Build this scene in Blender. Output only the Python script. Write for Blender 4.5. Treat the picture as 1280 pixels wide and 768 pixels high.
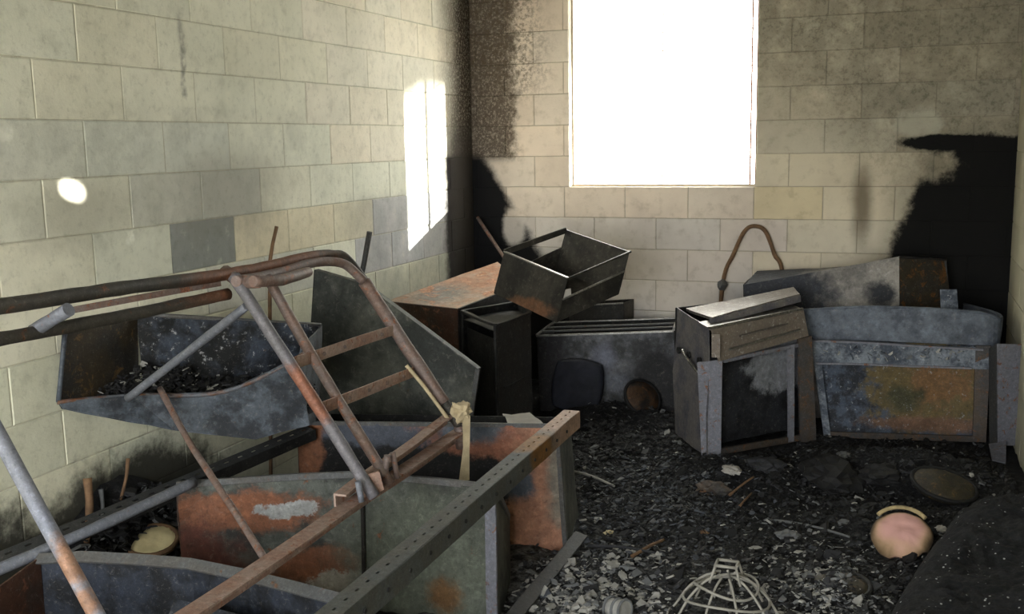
import bpy, bmesh, math, random
from mathutils import Vector, Matrix, noise

# ------------------------------------------------------------------ camera
scene = bpy.context.scene
C = scene.collection
for o in list(bpy.data.objects):
    bpy.data.objects.remove(o)
ROOM_W, BACK_Y, CEIL_Z = 3.125, 6.14, 2.773
PITCH, ROLL, YAW = 0.158727, -0.01711, -0.357712
cam_d = bpy.data.cameras.new('camera')
cam = bpy.data.objects.new('camera', cam_d)
C.objects.link(cam)
fw = Vector((math.sin(YAW) * math.cos(PITCH), math.cos(YAW) * math.cos(PITCH), -math.sin(PITCH)))
r0 = Vector((math.cos(YAW), -math.sin(YAW), 0))
u0 = r0.cross(fw)
ri = math.cos(ROLL) * r0 + math.sin(ROLL) * u0
up = -math.sin(ROLL) * r0 + math.cos(ROLL) * u0
m = Matrix((ri, up, -fw)).transposed().to_4x4()
m.translation = Vector((2.546, 0, 1.55))
cam.matrix_world = m
cam_d.sensor_fit = 'HORIZONTAL'
cam_d.sensor_width = 36
cam_d.lens = 1294.4 * 36 / 1280
cam_d.clip_start = 0.02
scene.camera = cam

# ------------------------------------------------------------------ light
scene.view_settings.view_transform = 'Standard'
scene.view_settings.look = 'None'
scene.view_settings.gamma = 1
scene.view_settings.use_curve_mapping = False
scene.view_settings.exposure = 3.25
world = bpy.data.worlds.new('sky')
scene.world = world
world.use_nodes = True
wb = world.node_tree.nodes['Background']
wb.inputs['Color'].default_value = (0.98, 1.0, 0.985, 1)
wb.inputs['Strength'].default_value = 1.35
SUN_DIR = Vector((-1, -0.625, -0.2)).normalized()
sun_d = bpy.data.lights.new('sun_offscreen', 'SUN')
sun_d.energy = 6.0
sun_d.angle = math.radians(0.7)
sun_d.color = (1.0, 0.95, 0.86)
sun = bpy.data.objects.new('sun_offscreen', sun_d)
sun.rotation_euler = SUN_DIR.to_track_quat('-Z', 'Y').to_euler()
sun.location = (8, 11, 6)
C.objects.link(sun)

def portal(name, loc, look, sx, sy):
    d = bpy.data.lights.new(name, 'AREA')
    d.shape = 'RECTANGLE'
    d.size, d.size_y = sx, sy
    d.cycles.is_portal = True
    o = bpy.data.objects.new(name, d)
    o.location = loc
    o.rotation_euler = Vector(look).to_track_quat('-Z', 'Y').to_euler()
    C.objects.link(o)

portal('window_portal', (1.205, BACK_Y + 0.16, 1.93), (0, -1, 0), 1.2, 1.36)
portal('doorway_offscreen', (1.55, -1.26, 1.25), (0, 1, 0), 2.5, 2.5)

# ------------------------------------------------------------------ node helpers
class NT:
    def __init__(s, name):
        s.m = bpy.data.materials.new(name)
        s.m.use_nodes = True
        s.t = s.m.node_tree
        s.b = s.t.nodes['Principled BSDF']
        s.pos = s.t.nodes.new('ShaderNodeNewGeometry').outputs['Position']
        sp = s.t.nodes.new('ShaderNodeSeparateXYZ')
        s.t.links.new(s.pos, sp.inputs[0])
        s.x, s.y, s.z = sp.outputs
    def put(s, sock, v):
        if isinstance(v, bpy.types.NodeSocket):
            s.t.links.new(v, sock)
        elif isinstance(v, (tuple, list)):
            sock.default_value = tuple(v) + ((1,) if len(v) == 3 and sock.type == 'RGBA' else ())
        else:
            sock.default_value = v
    def math(s, op, a, b=0.0, c=0.0, clamp=False):
        n = s.t.nodes.new('ShaderNodeMath')
        n.operation = op
        n.use_clamp = clamp
        s.put(n.inputs[0], a); s.put(n.inputs[1], b); s.put(n.inputs[2], c)
        return n.outputs[0]
    def step(s, v, lo, hi):
        n = s.t.nodes.new('ShaderNodeMapRange')
        n.interpolation_type = 'SMOOTHSTEP'
        s.put(n.inputs['Value'], v)
        if lo < hi:
            vals = (lo, hi, 0, 1)
        else:
            vals = (hi, lo, 1, 0)
        for k, q in zip(('From Min', 'From Max', 'To Min', 'To Max'), vals):
            n.inputs[k].default_value = q
        return n.outputs['Result']
    def mul(s, *a):
        v = a[0]
        for q in a[1:]:
            v = s.math('MULTIPLY', v, q)
        return v
    def mix(s, f, a, b, mode='MIX'):
        n = s.t.nodes.new('ShaderNodeMix')
        n.data_type = 'RGBA'
        n.blend_type = mode
        s.put(n.inputs[0], f); s.put(n.inputs[6], a); s.put(n.inputs[7], b)
        return n.outputs[2]
    def noise(s, scale, detail=4.0, rough=0.6, vec=None, out='Fac', dist=0.0):
        n = s.t.nodes.new('ShaderNodeTexNoise')
        s.put(n.inputs['Vector'], vec if vec is not None else s.pos)
        n.inputs['Scale'].default_value = scale
        n.inputs['Detail'].default_value = detail
        n.inputs['Roughness'].default_value = rough
        n.inputs['Distortion'].default_value = dist
        return n.outputs[out]
    def voronoi(s, scale, out='Distance'):
        n = s.t.nodes.new('ShaderNodeTexVoronoi')
        s.put(n.inputs['Vector'], s.pos)
        n.inputs['Scale'].default_value = scale
        return n.outputs[out]
    def stretch(s, sx, sy, sz):
        n = s.t.nodes.new('ShaderNodeVectorMath')
        n.operation = 'MULTIPLY'
        s.put(n.inputs[0], s.pos)
        n.inputs[1].default_value = (sx, sy, sz)
        return n.outputs[0]
    def info(s, out):
        return s.t.nodes.new('ShaderNodeObjectInfo').outputs[out]
    def blob(s, c, r, edge=0.5, wob=None, amt=0.5):
        # an irregular stain: 1 inside an ellipsoid round c, 0 outside
        acc = None
        for ax, cc, rr in zip((s.x, s.y, s.z), c, r):
            if rr is None:
                continue
            d = s.math('DIVIDE', s.math('SUBTRACT', ax, cc), rr)
            d = s.math('MULTIPLY', d, d)
            acc = d if acc is None else s.math('ADD', acc, d)
        d = s.math('SQRT', acc)
        if wob is not None:
            d = s.math('ADD', d, s.math('MULTIPLY', s.math('SUBTRACT', wob, 0.5), amt * 4))
        return s.step(d, 1 + edge * 0.5, 1 - edge * 0.5)
    def bump(s, h, strength=0.3, dist=0.01):
        n = s.t.nodes.new('ShaderNodeBump')
        n.inputs['Strength'].default_value = strength
        n.inputs['Distance'].default_value = dist
        s.put(n.inputs['Height'], h)
        s.put(s.b.inputs['Normal'], n.outputs[0])
    def done(s, col, rough=0.7, metal=0.0, spec=None):
        s.put(s.b.inputs['Base Color'], col)
        s.put(s.b.inputs['Roughness'], rough)
        s.put(s.b.inputs['Metallic'], metal)
        if spec is not None:
            s.b.inputs['Specular IOR Level'].default_value = spec
        return s.m

def lin(r, g, b):
    f = lambda c: c / 12.92 if c <= 0.04045 else ((c + 0.055) / 1.055) ** 2.4
    return (f(r / 255), f(g / 255), f(b / 255))

# ------------------------------------------------------------------ materials
def wall_left_mat():
    n = NT('sooted_block_left')
    n1 = n.noise(2.3, 5); n2 = n.noise(14, 5); n3 = n.noise(5, 6, 0.7)
    col = n.info('Color')
    col = n.mix(n.step(n1, 0.35, 0.7), col, n.mix(1.0, col, (0.86, 0.87, 0.86), 'MULTIPLY'))
    col = n.mix(n.mul(n.step(n2, 0.48, 0.7), 0.5), col, n.mix(1.0, col, (0.74, 0.74, 0.72), 'MULTIPLY'))
    col = n.mix(n.mul(n.step(n2, 0.45, 0.25), 0.35), col, lin(232, 230, 212))
    n4 = n.noise(34, 6, 0.75)
    col = n.mix(n.mul(n.step(n4, 0.5, 0.72), 0.55), col, n.mix(1.0, col, (0.62, 0.62, 0.6), 'MULTIPLY'))
    # rubbed grey drip line down the wall
    drip = n.mul(n.step(n.math('ABSOLUTE', n.math('SUBTRACT', n.math('ADD', n.y, n.math('MULTIPLY', n3, 0.07)), 3.355)), 0.026, 0.004),
                 n.step(n.z, 1.5, 1.7), n.step(n.z, 2.12, 1.95), n.step(n.noise(9, 4), 0.42, 0.6), 0.6)
    col = n.mix(drip, col, (0.1, 0.1, 0.09))
    # bluish smoke film in the middle courses
    film = n.mul(n.step(n.z, 1.75, 1.6), n.step(n.z, 1.3, 1.5), n.step(n.y, 4.6, 4.0), n.step(n3, 0.3, 0.7), 0.34)
    col = n.mix(film, col, lin(128, 131, 126))
    # grey smoke film on the lowest courses toward the corner
    film = n.mul(n.step(n.y, 4.3, 4.9), n.step(n.z, 1.33, 1.22), n.step(n1, 0.3, 0.6), 0.4)
    col = n.mix(film, col, lin(120, 122, 128))
    col = n.mix(n.mul(n.blob((0, 3.55, 1.35), (None, 0.35, 0.16), 1.2, n3, 0.5), 0.5), col, lin(126, 124, 114))
    col = n.mix(n.mul(n.blob((0, 2.75, 1.33), (None, 0.3, 0.1), 1.3, n3, 0.5), 0.4), col, lin(132, 131, 118))
    wy = n.math('ADD', n.y, n.math('MULTIPLY', n.math('SUBTRACT', n3, 0.5), 0.22))
    # soot: brown and scratched high in the corner, solid black below
    hi = n.mul(n.step(wy, 5.55, 6.0), n.math('ADD', 0.55, n.mul(n.step(n.noise(60, 6, 0.8), 0.62, 0.48), 0.45)))
    col = n.mix(hi, col, lin(66, 58, 50))
    lo = n.mul(n.step(wy, 5.66, 5.76), n.step(n.z, 1.50, 1.44))
    col = n.mix(lo, col, lin(26, 26, 28))
    mid = n.mul(n.step(wy, 5.62, 5.9), n.step(n.z, 1.72, 1.56), 0.75)
    col = n.mix(mid, col, lin(70, 66, 62))
    # soot behind the heap of char, with shade near the floor painted in
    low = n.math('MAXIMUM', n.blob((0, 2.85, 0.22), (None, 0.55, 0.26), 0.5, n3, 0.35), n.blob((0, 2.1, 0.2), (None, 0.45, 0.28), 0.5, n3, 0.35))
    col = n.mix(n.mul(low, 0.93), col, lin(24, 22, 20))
    n.bump(n.noise(60, 5, 0.7), 0.35, 0.006)
    return n.done(col, 0.85, spec=0.25)

def wall_back_mat():
    n = NT('sooted_block_back')
    n1 = n.noise(2.6, 5); n2 = n.noise(16, 6, 0.65); n3 = n.noise(6, 6, 0.7)
    col = n.info('Color')
    col = n.mix(n.step(n1, 0.35, 0.7), col, n.mix(1.0, col, (0.85, 0.84, 0.84), 'MULTIPLY'))
    col = n.mix(n.mul(n.step(n2, 0.5, 0.72), 0.5), col, n.mix(1.0, col, (0.66, 0.64, 0.6), 'MULTIPLY'))
    w = n.math('MULTIPLY', n.math('SUBTRACT', n.noise(9, 7, 0.75), 0.5), 0.34)
    # smoke film over the upper right of the wall
    film = n.mul(n.step(n.math('ADD', n.math('MULTIPLY', n.z, 0.7), n.math('MULTIPLY', n.x, 0.5)), 1.95, 2.5), n.step(n3, 0.2, 0.6), 0.6)
    col = n.mix(film, col, lin(104, 101, 90))
    col = n.mix(n.mul(n.step(n.noise(40, 6, 0.8), 0.48, 0.62), film, 0.75), col, lin(70, 66, 56))
    # peeled, brown-scorched corner
    wx = n.math('ADD', n.x, w)
    br = n.mul(n.step(wx, 0.34, 0.24), n.step(n.z, 1.40, 1.47), n.math('ADD', 0.6, n.mul(n.step(n.noise(75, 6, 0.8), 0.62, 0.48), 0.4)))
    col = n.mix(n.mul(br, 0.9), col, lin(66, 56, 46))
    br2 = n.mul(n.step(wx, 0.6, 0.3), n.step(n.z, 1.7, 2.0), n.step(n.noise(45, 6, 0.8), 0.45, 0.58), 0.75)
    col = n.mix(br2, col, lin(92, 82, 68))
    # black corner that runs down along the heaped cabinets
    edge = n.math('SUBTRACT', n.math('ADD', n.x, n.math('MULTIPLY', w, 0.35)), n.math('ADD', 0.07, n.math('MULTIPLY', n.math('SUBTRACT', 1.45, n.z), 0.62)))
    bl = n.mul(n.step(edge, 0.05, -0.03), n.step(n.z, 1.5, 1.43))
    bl = n.mul(bl, n.math('SUBTRACT', 1.0, n.mul(n.blob((0.27, 6.14, 1.02), (0.075, None, 0.13), 0.5, n3, 0.25), 0.8)))
    col = n.mix(bl, col, lin(24, 24, 26))
    # solid soot in the other corner, with a ragged upper edge
    ed = n.math('SUBTRACT', n.math('ADD', n.x, n.math('MULTIPLY', w, 0.45)), n.math('ADD', 2.46, n.math('MULTIPLY', n.math('SUBTRACT', n.z, 0.85), 0.36)))
    top = n.math('ADD', n.z, n.math('MULTIPLY', w, 0.4))
    sr = n.mul(n.step(ed, -0.01, 0.06), n.step(top, 1.56, 1.53))
    bare = n.mul(n.blob((2.7, 6.14, 1.385), (0.13, None, 0.075), 0.8, n2, 0.5), 0.75)
    sr = n.mul(sr, n.math('SUBTRACT', 1.0, bare))
    shelf = n.blob((2.83, 6.14, 1.505), (0.3, None, 0.045), 0.3, n3, 0.35)
    sr = n.math('MAXIMUM', sr, shelf)
    halo = n.mul(n.step(ed, -0.2, 0.06), n.step(n.z, 1.7, 1.3), 0.45)
    col = n.mix(halo, col, lin(92, 86, 70))
    col = n.mix(n.mul(n.blob((2.64, 6.14, 1.61), (0.12, None, 0.07), 0.8, n2, 0.4), 0.7), col, lin(176, 174, 160))
    col = n.mix(sr, col, lin(17, 17, 17))
    col = n.mix(n.mul(n.blob((2.355, 6.14, 1.17), (0.05, None, 0.2), 1.5, n3, 0.2), 0.75), col, lin(74, 60, 42))
    n.bump(n.noise(55, 5, 0.7), 0.4, 0.007)
    return n.done(col, 0.88, spec=0.2)

def simple(name, c, rough=0.8, var=0.25, scale=9, metal=0.0, bump=0.3, c2=None, spec=None):
    n = NT(name)
    a = n.noise(scale, 5)
    c2 = c2 or tuple(q * (1 - var * 2) for q in c)
    col = n.mix(n.step(a, 0.3, 0.7), c, c2)
    col = n.mix(n.mul(n.step(n.noise(scale * 7, 4), 0.5, 0.75), 0.4), col, c2)
    if bump:
        n.bump(n.noise(scale * 6, 5, 0.7), bump, 0.006)
    return n.done(col, rough, metal, spec)

def burnt(name, base, base2, rust=None, rust_at=0.62, rust2=None, ash=None, ash_at=0.7, scale=3.0, patches=(), rough=0.62, metal=0.25, wob_s=12.0, dim=0.74):
    # fire-scaled steel sheet: two base tones, rust bloom, pale ash, and stains with a shape of their own
    n = NT(name)
    scale *= 1.9
    a = n.noise(scale, 6, 0.66); b = n.noise(scale * 2.3, 6, 0.68, dist=0.6); f = n.noise(scale * 14, 5, 0.7)
    wob = n.noise(wob_s, 8, 0.72)
    col = n.mix(n.step(a, 0.4, 0.6), tuple(q * 0.7 for q in base), tuple(q * 1.2 for q in base2))
    for c, r, pc, edge, amt in patches:
        msk = n.blob(c, r, edge, wob, amt)
        col = n.mix(n.mul(msk, n.step(f, 0.1, 0.42)), col, n.mix(n.step(b, 0.35, 0.65), pc, tuple(q * 0.7 for q in pc)))
    if rust:
        msk = n.step(b, rust_at - 0.04, rust_at + 0.05)
        col = n.mix(msk, col, n.mix(n.step(f, 0.4, 0.6), rust, rust2 or tuple(q * 0.55 for q in rust)))
    if ash:
        g = n.noise(scale * 3.7, 7, 0.7)
        col = n.mix(n.mul(n.step(g, ash_at - 0.03, ash_at + 0.06), 0.85), col, ash)
    col = n.mix(n.mul(n.step(f, 0.52, 0.72), 0.45), col, n.mix(1.0, col, (0.5, 0.5, 0.5), 'MULTIPLY'))
    h = n.noise(scale * 5.5, 6, 0.75)
    col = n.mix(n.mul(n.step(h, 0.5, 0.66), 0.55), col, n.mix(1.0, col, (1.75, 1.75, 1.8), 'MULTIPLY'))
    col = n.mix(n.mul(n.step(h, 0.46, 0.32), 0.5), col, n.mix(1.0, col, (0.4, 0.4, 0.4), 'MULTIPLY'))
    k = n.noise(scale * 8, 9, 0.82, dist=0.8)
    col = n.mix(n.mul(n.step(k, 0.56, 0.61), 0.5), col, n.mix(0.6, n.mix(1.0, col, (2.2, 2.15, 2.1), 'MULTIPLY'), lin(136, 130, 122)))
    col = n.mix(n.mul(n.step(k, 0.42, 0.37), 0.6), col, n.mix(1.0, col, (0.4, 0.38, 0.38), 'MULTIPLY'))
    col = n.mix(1.0, col, (dim, dim, dim), 'MULTIPLY')
    n.bump(n.noise(scale * 22, 5, 0.7), 0.3, 0.004)
    return n.done(col, n.math('ADD', rough - 0.12, n.math('MULTIPLY', f, 0.28)), metal)

RUST, RUST2 = lin(150, 86, 52), lin(104, 62, 42)
PEACH, ORANGE = lin(176, 126, 100), lin(150, 98, 70)
PALE, STEEL = lin(170, 170, 164), lin(82, 88, 98)
GRN, DARK, BLACK = lin(78, 82, 74), lin(44, 46, 50), lin(20, 20, 22)
M = {}
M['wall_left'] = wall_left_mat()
M['wall_back'] = wall_back_mat()
M['wall_right'] = simple('dusty_block_right', lin(176, 172, 150), 0.88, 0.08, 4)
M['mortar'] = simple('mortar', lin(138, 134, 118), 0.9, 0.12, 12)
M['mortar_back'] = simple('mortar_dark', lin(104, 98, 86), 0.9, 0.12, 12)
M['ceiling'] = simple('smoked_ceiling', lin(84, 80, 72), 0.9, 0.2, 3)
M['front'] = simple('plain_block_front', lin(170, 165, 145), 0.9, 0.1, 3)
M['yard'] = simple('pale_yard', lin(196, 188, 170), 0.95, 0.08, 1.5)
M['louvre_frame'] = simple('window_metal', lin(196, 180, 160), 0.6, 0.1, 20)
M['louvre_rust'] = simple('window_rust', lin(176, 118, 84), 0.7, 0.2, 25)
M['leaf'] = simple('leaf_crown', lin(70, 96, 44), 0.8, 0.25, 5)
M['bark'] = simple('bark', lin(84, 66, 48), 0.9, 0.2, 9)

def glass_mat():
    mt = bpy.data.materials.new('louvre_glass')
    mt.use_nodes = True
    t = mt.node_tree
    t.nodes.clear()
    o = t.nodes.new('ShaderNodeOutputMaterial')
    tr = t.nodes.new('ShaderNodeBsdfTransparent')
    gl = t.nodes.new('ShaderNodeBsdfGlossy')
    gl.inputs['Roughness'].default_value = 0.05
    mx = t.nodes.new('ShaderNodeMixShader')
    mx.inputs[0].default_value = 0.05
    tr.inputs[0].default_value = (0.97, 0.98, 0.97, 1)
    t.links.new(tr.outputs[0], mx.inputs[1]); t.links.new(gl.outputs[0], mx.inputs[2])
    tl_ = t.nodes.new('ShaderNodeBsdfTranslucent')
    tl_.inputs[0].default_value = (0.9, 0.9, 0.88, 1)
    m2 = t.nodes.new('ShaderNodeMixShader')
    m2.inputs[0].default_value = 0.3
    t.links.new(mx.outputs[0], m2.inputs[1]); t.links.new(tl_.outputs[0], m2.inputs[2])
    t.links.new(m2.outputs[0], o.inputs[0])
    return mt
M['glass'] = glass_mat()

def floor_mat():
    n = NT('ash_floor')
    a = n.noise(5, 7, 0.7); b = n.noise(26, 7, 0.75); c = n.noise(80, 4, 0.7); d = n.noise(1.3, 4)
    col = n.mix(n.step(a, 0.35, 0.65), lin(11, 11, 13), lin(27, 27, 30))
    grey = n.mul(n.step(b, 0.54, 0.68), n.step(d, 0.4, 0.62))
    col = n.mix(grey, col, lin(92, 94, 97))
    ash = n.blob((1.62, 3.05, 0), (0.42, 0.6, None), 1.2, a, 0.5)
    col = n.mix(n.mul(ash, n.step(b, 0.4, 0.6), 0.8), col, lin(128, 128, 126))
    ash2 = n.blob((2.3, 3.4, 0), (0.28, 0.5, None), 1.2, a, 0.5)
    col = n.mix(n.mul(ash2, n.step(b, 0.52, 0.66), 0.8), col, lin(128, 128, 122))
    col = n.mix(n.step(c, 0.69, 0.75), col, lin(120, 122, 124))
    n.bump(n.noise(38, 7, 0.75), 0.9, 0.03)
    return n.done(col, 0.8, spec=0.3)
M['floor'] = floor_mat()

def crust_mat():
    n = NT('charred_crust')
    a = n.noise(9, 6, 0.7); c = n.voronoi(48); e = n.noise(17, 3)
    col = n.mix(n.step(a, 0.35, 0.65), lin(14, 15, 18), lin(32, 33, 38))
    col = n.mix(n.mul(n.step(c, 0.2, 0.12), n.step(e, 0.5, 0.58)), col, lin(200, 202, 204))
    n.bump(n.noise(90, 5, 0.75), 1.0, 0.02)
    return n.done(col, 0.85, spec=0.3)
M['crust'] = crust_mat()
M['char'] = simple('charcoal', lin(17, 17, 19), 0.75, 0.2, 20)
M['char_grey'] = simple('grey_char', lin(46, 47, 51), 0.8, 0.2, 20)
M['ash_pale'] = simple('pale_ash_flake', lin(164, 163, 158), 0.85, 0.2, 14)
M['ash_mid'] = simple('mid_ash_flake', lin(108, 110, 112), 0.85, 0.2, 14)
M['cinder'] = simple('blue_cinder', lin(76, 80, 88), 0.8, 0.2, 18)
M['wood'] = simple('scorched_wood', lin(120, 92, 66), 0.85, 0.25, 18)
M['cloth'] = simple('singed_cloth', lin(188, 172, 140), 0.9, 0.12, 22)
M['paper'] = simple('greyed_paper', lin(176, 172, 166), 0.9, 0.1, 9)
M['cream'] = simple('singed_cream', lin(214, 200, 156), 0.85, 0.12, 12)
M['wire'] = simple('heat_bleached_wire', lin(150, 147, 138), 0.6, 0.15, 30)

# ------------------------------------------------------------------ geometry helpers
def tag(o, label, cat, group=None):
    o['label'] = label
    o['category'] = cat
    if group:
        o['group'] = group
    return o

def thing(name, label, cat, loc=(0, 0, 0), group=None):
    o = bpy.data.objects.new(name, None)
    o.empty_display_size = 0.1
    C.objects.link(o)
    o.location = loc
    return tag(o, label, cat, group)

def link(name, me, mat, parent=None, label=None, smooth=False):
    if not me.materials and mat is not None:
        me.materials.append(mat)
    if smooth:
        for p in me.polygons:
            p.use_smooth = True
    o = bpy.data.objects.new(name, me)
    C.objects.link(o)
    if parent is not None:
        o.parent = parent
        base = parent.location.copy()
        q = parent.parent
        while q is not None:
            base += q.location
            q = q.parent
        o.matrix_parent_inverse = Matrix.Identity(4)
        o.location = -base
    if label:
        o['label'] = label
    return o

def mesh(verts, faces, name='m'):
    me = bpy.data.meshes.new(name)
    me.from_pydata([tuple(v) for v in verts], [], faces)
    me.update()
    return me

def fix(me):
    bm = bmesh.new(); bm.from_mesh(me)
    bmesh.ops.recalc_face_normals(bm, faces=bm.faces)
    bm.to_mesh(me); bm.free()
    return me

def lerp(a, b, t):
    return Vector(a) * (1 - t) + Vector(b) * t

def nz(p, s=3.0, o=0.0):
    return noise.noise(Vector(p) * s + Vector((o, o * 1.7, o * 0.3)))

def grid_pts(rows, n, mm):
    # rows: list of polylines with the same number of points -> refined grid
    fine = []
    for r in rows:
        q = []
        for i in range(len(r) - 1):
            for k in range(n):
                q.append(lerp(r[i], r[i + 1], k / n))
        q.append(Vector(r[-1]))
        fine.append(q)
    out = []
    for i in range(len(fine) - 1):
        for k in range(mm):
            out.append([a.lerp(b, k / mm) for a, b in zip(fine[i], fine[i + 1])])
    out.append(fine[-1])
    return out

def sheet_mesh(rows, t=0.004, n=6, mm=4, dent=0.006, seed=0.0, ds=4.0, hole=None):
    g = grid_pts(rows, n, mm)
    R_, C_ = len(g), len(g[0])
    nor = []
    for i in range(R_):
        nr = []
        for j in range(C_):
            a = g[min(i + 1, R_ - 1)][j] - g[max(i - 1, 0)][j]
            b = g[i][min(j + 1, C_ - 1)] - g[i][max(j - 1, 0)]
            v = b.cross(a)
            nr.append(v.normalized() if v.length > 1e-9 else Vector((0, 0, 1)))
        nor.append(nr)
    vs, fs = [], []
    for side in (0, 1):
        for i in range(R_):
            for j in range(C_):
                p = g[i][j]
                d = dent * (nz(p, ds, seed) + 0.4 * nz(p, ds * 3, seed + 5)) if dent else 0
                vs.append(p + nor[i][j] * (d + (t / 2 if side == 0 else -t / 2)))
    S = R_ * C_
    skip = set()
    if hole:
        for i in range(R_ - 1):
            for j in range(C_ - 1):
                if hole(i / (R_ - 1), j / (C_ - 1)):
                    skip.add((i, j))
    for i in range(R_ - 1):
        for j in range(C_ - 1):
            if (i, j) in skip:
                continue
            a, b, c, d = i * C_ + j, i * C_ + j + 1, (i + 1) * C_ + j + 1, (i + 1) * C_ + j
            fs.append((a, b, c, d))
            fs.append((S + d, S + c, S + b, S + a))
            for (di, dj, p, q) in ((-1, 0, a, b), (0, 1, b, c), (1, 0, c, d), (0, -1, d, a)):
                ii, jj = i + di, j + dj
                if ii < 0 or jj < 0 or ii >= R_ - 1 or jj >= C_ - 1 or (ii, jj) in skip:
                    fs.append((q, p, S + p, S + q))
    return fix(mesh(vs, fs))

def sheet(name, rows, mat, parent, t=0.004, n=6, mm=4, dent=0.006, seed=0.0, label=None, ds=4.0, hole=None):
    return link(name, sheet_mesh(rows, t, n, mm, dent, seed, ds, hole), mat, parent, label)

def frame_of(p0, p1, upv=(0, 0, 1)):
    d = (Vector(p1) - Vector(p0)).normalized()
    u = Vector(upv)
    if abs(d.dot(u)) > 0.98:
        u = Vector((1, 0, 0))
    s = d.cross(u).normalized()
    u = s.cross(d).normalized()
    return d, s, u

def prism_mesh(p0, p1, prof, upv=(0, 0, 1), n=1, wob=0.0):
    # sweep a closed 2D profile (side, up) from p0 to p1
    d, s, u = frame_of(p0, p1, upv)
    vs, fs = [], []
    k = len(prof)
    for i in range(n + 1):
        c = lerp(p0, p1, i / n)
        if wob:
            c = c + s * wob * nz(c, 3, 1) + u * wob * nz(c, 3, 7)
        for (a, b) in prof:
            vs.append(c + s * a + u * b)
    for i in range(n):
        for j in range(k):
            fs.append((i * k + j, i * k + (j + 1) % k, (i + 1) * k + (j + 1) % k, (i + 1) * k + j))
    fs.append(tuple(range(k - 1, -1, -1)))
    fs.append(tuple(n * k + j for j in range(k)))
    return fix(mesh(vs, fs))

def bar(name, p0, p1, w, h, mat, parent=None, upv=(0, 0, 1), n=1, wob=0.0, label=None):
    b = min(w, h) * 0.12
    w2, h2 = w / 2, h / 2
    prof = [(-w2 + b, -h2), (w2 - b, -h2), (w2, -h2 + b), (w2, h2 - b), (w2 - b, h2), (-w2 + b, h2), (-w2, h2 - b), (-w2, -h2 + b)]
    return link(name, prism_mesh(p0, p1, prof, upv, n, wob), mat, parent, label)

def angle_iron(name, p0, p1, w, t, mat, parent=None, upv=(0, 0, 1), flip=1, n=6, wob=0.0, label=None):
    prof = [(0, 0), (flip * w, 0), (flip * w, -t), (flip * t, -t), (flip * t, -w), (0, -w)]
    return link(name, prism_mesh(p0, p1, prof, upv, n, wob), mat, parent, label)

def smooth_path(pts, per=6):
    pts = [Vector(p) for p in pts]
    if len(pts) < 3:
        return [pts[0].lerp(pts[1], i / per) for i in range(per + 1)]
    out = []
    for i in range(len(pts) - 1):
        p0 = pts[max(i - 1, 0)]; p1 = pts[i]; p2 = pts[i + 1]; p3 = pts[min(i + 2, len(pts) - 1)]
        for k in range(per):
            t = k / per
            out.append(0.5 * ((2 * p1) + (p2 - p0) * t + (2 * p0 - 5 * p1 + 4 * p2 - p3) * t * t + (-p0 + 3 * p1 - 3 * p2 + p3) * t ** 3))
    out.append(pts[-1])
    return out

def tube_mesh(pts, r, sides=10, per=6, rend=None, dent=0.0, smooth=True, closed=False):
    path = smooth_path(pts, per) if smooth else [Vector(p) for p in pts]
    vs, fs = [], []
    u = None
    N_ = len(path)
    for i, p in enumerate(path):
        if closed:
            t = (path[(i + 1) % N_] - path[i - 1]).normalized()
        else:
            t = (path[min(i + 1, N_ - 1)] - path[max(i - 1, 0)]).normalized()
        if u is None:
            a = Vector((0, 0, 1)) if abs(t.z) < 0.9 else Vector((1, 0, 0))
            u = t.cross(a).normalized()
        u = (u - t * u.dot(t)).normalized()
        v = t.cross(u)
        rr = r if rend is None else r + (rend - r) * i / (N_ - 1)
        for j in range(sides):
            a = 2 * math.pi * j / sides
            q = u * math.cos(a) + v * math.sin(a)
            k = rr * (1 + (dent * nz(p + q * rr, 18, 3) if dent else 0))
            vs.append(p + q * k)
    rng = N_ if closed else N_ - 1
    for i in range(rng):
        i2 = (i + 1) % N_
        for j in range(sides):
            fs.append((i * sides + j, i * sides + (j + 1) % sides, i2 * sides + (j + 1) % sides, i2 * sides + j))
    if not closed:
        fs.append(tuple(range(sides - 1, -1, -1)))
        fs.append(tuple((N_ - 1) * sides + j for j in range(sides)))
    me = fix(mesh(vs, fs))
    for p in me.polygons:
        p.use_smooth = len(p.vertices) == 4
    return me

def tube(name, pts, r, mat, parent=None, sides=10, per=6, rend=None, dent=0.12, label=None, closed=False, smooth=True):
    return link(name, tube_mesh(pts, r, sides, per, rend, dent, smooth, closed), mat, parent, label)

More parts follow.
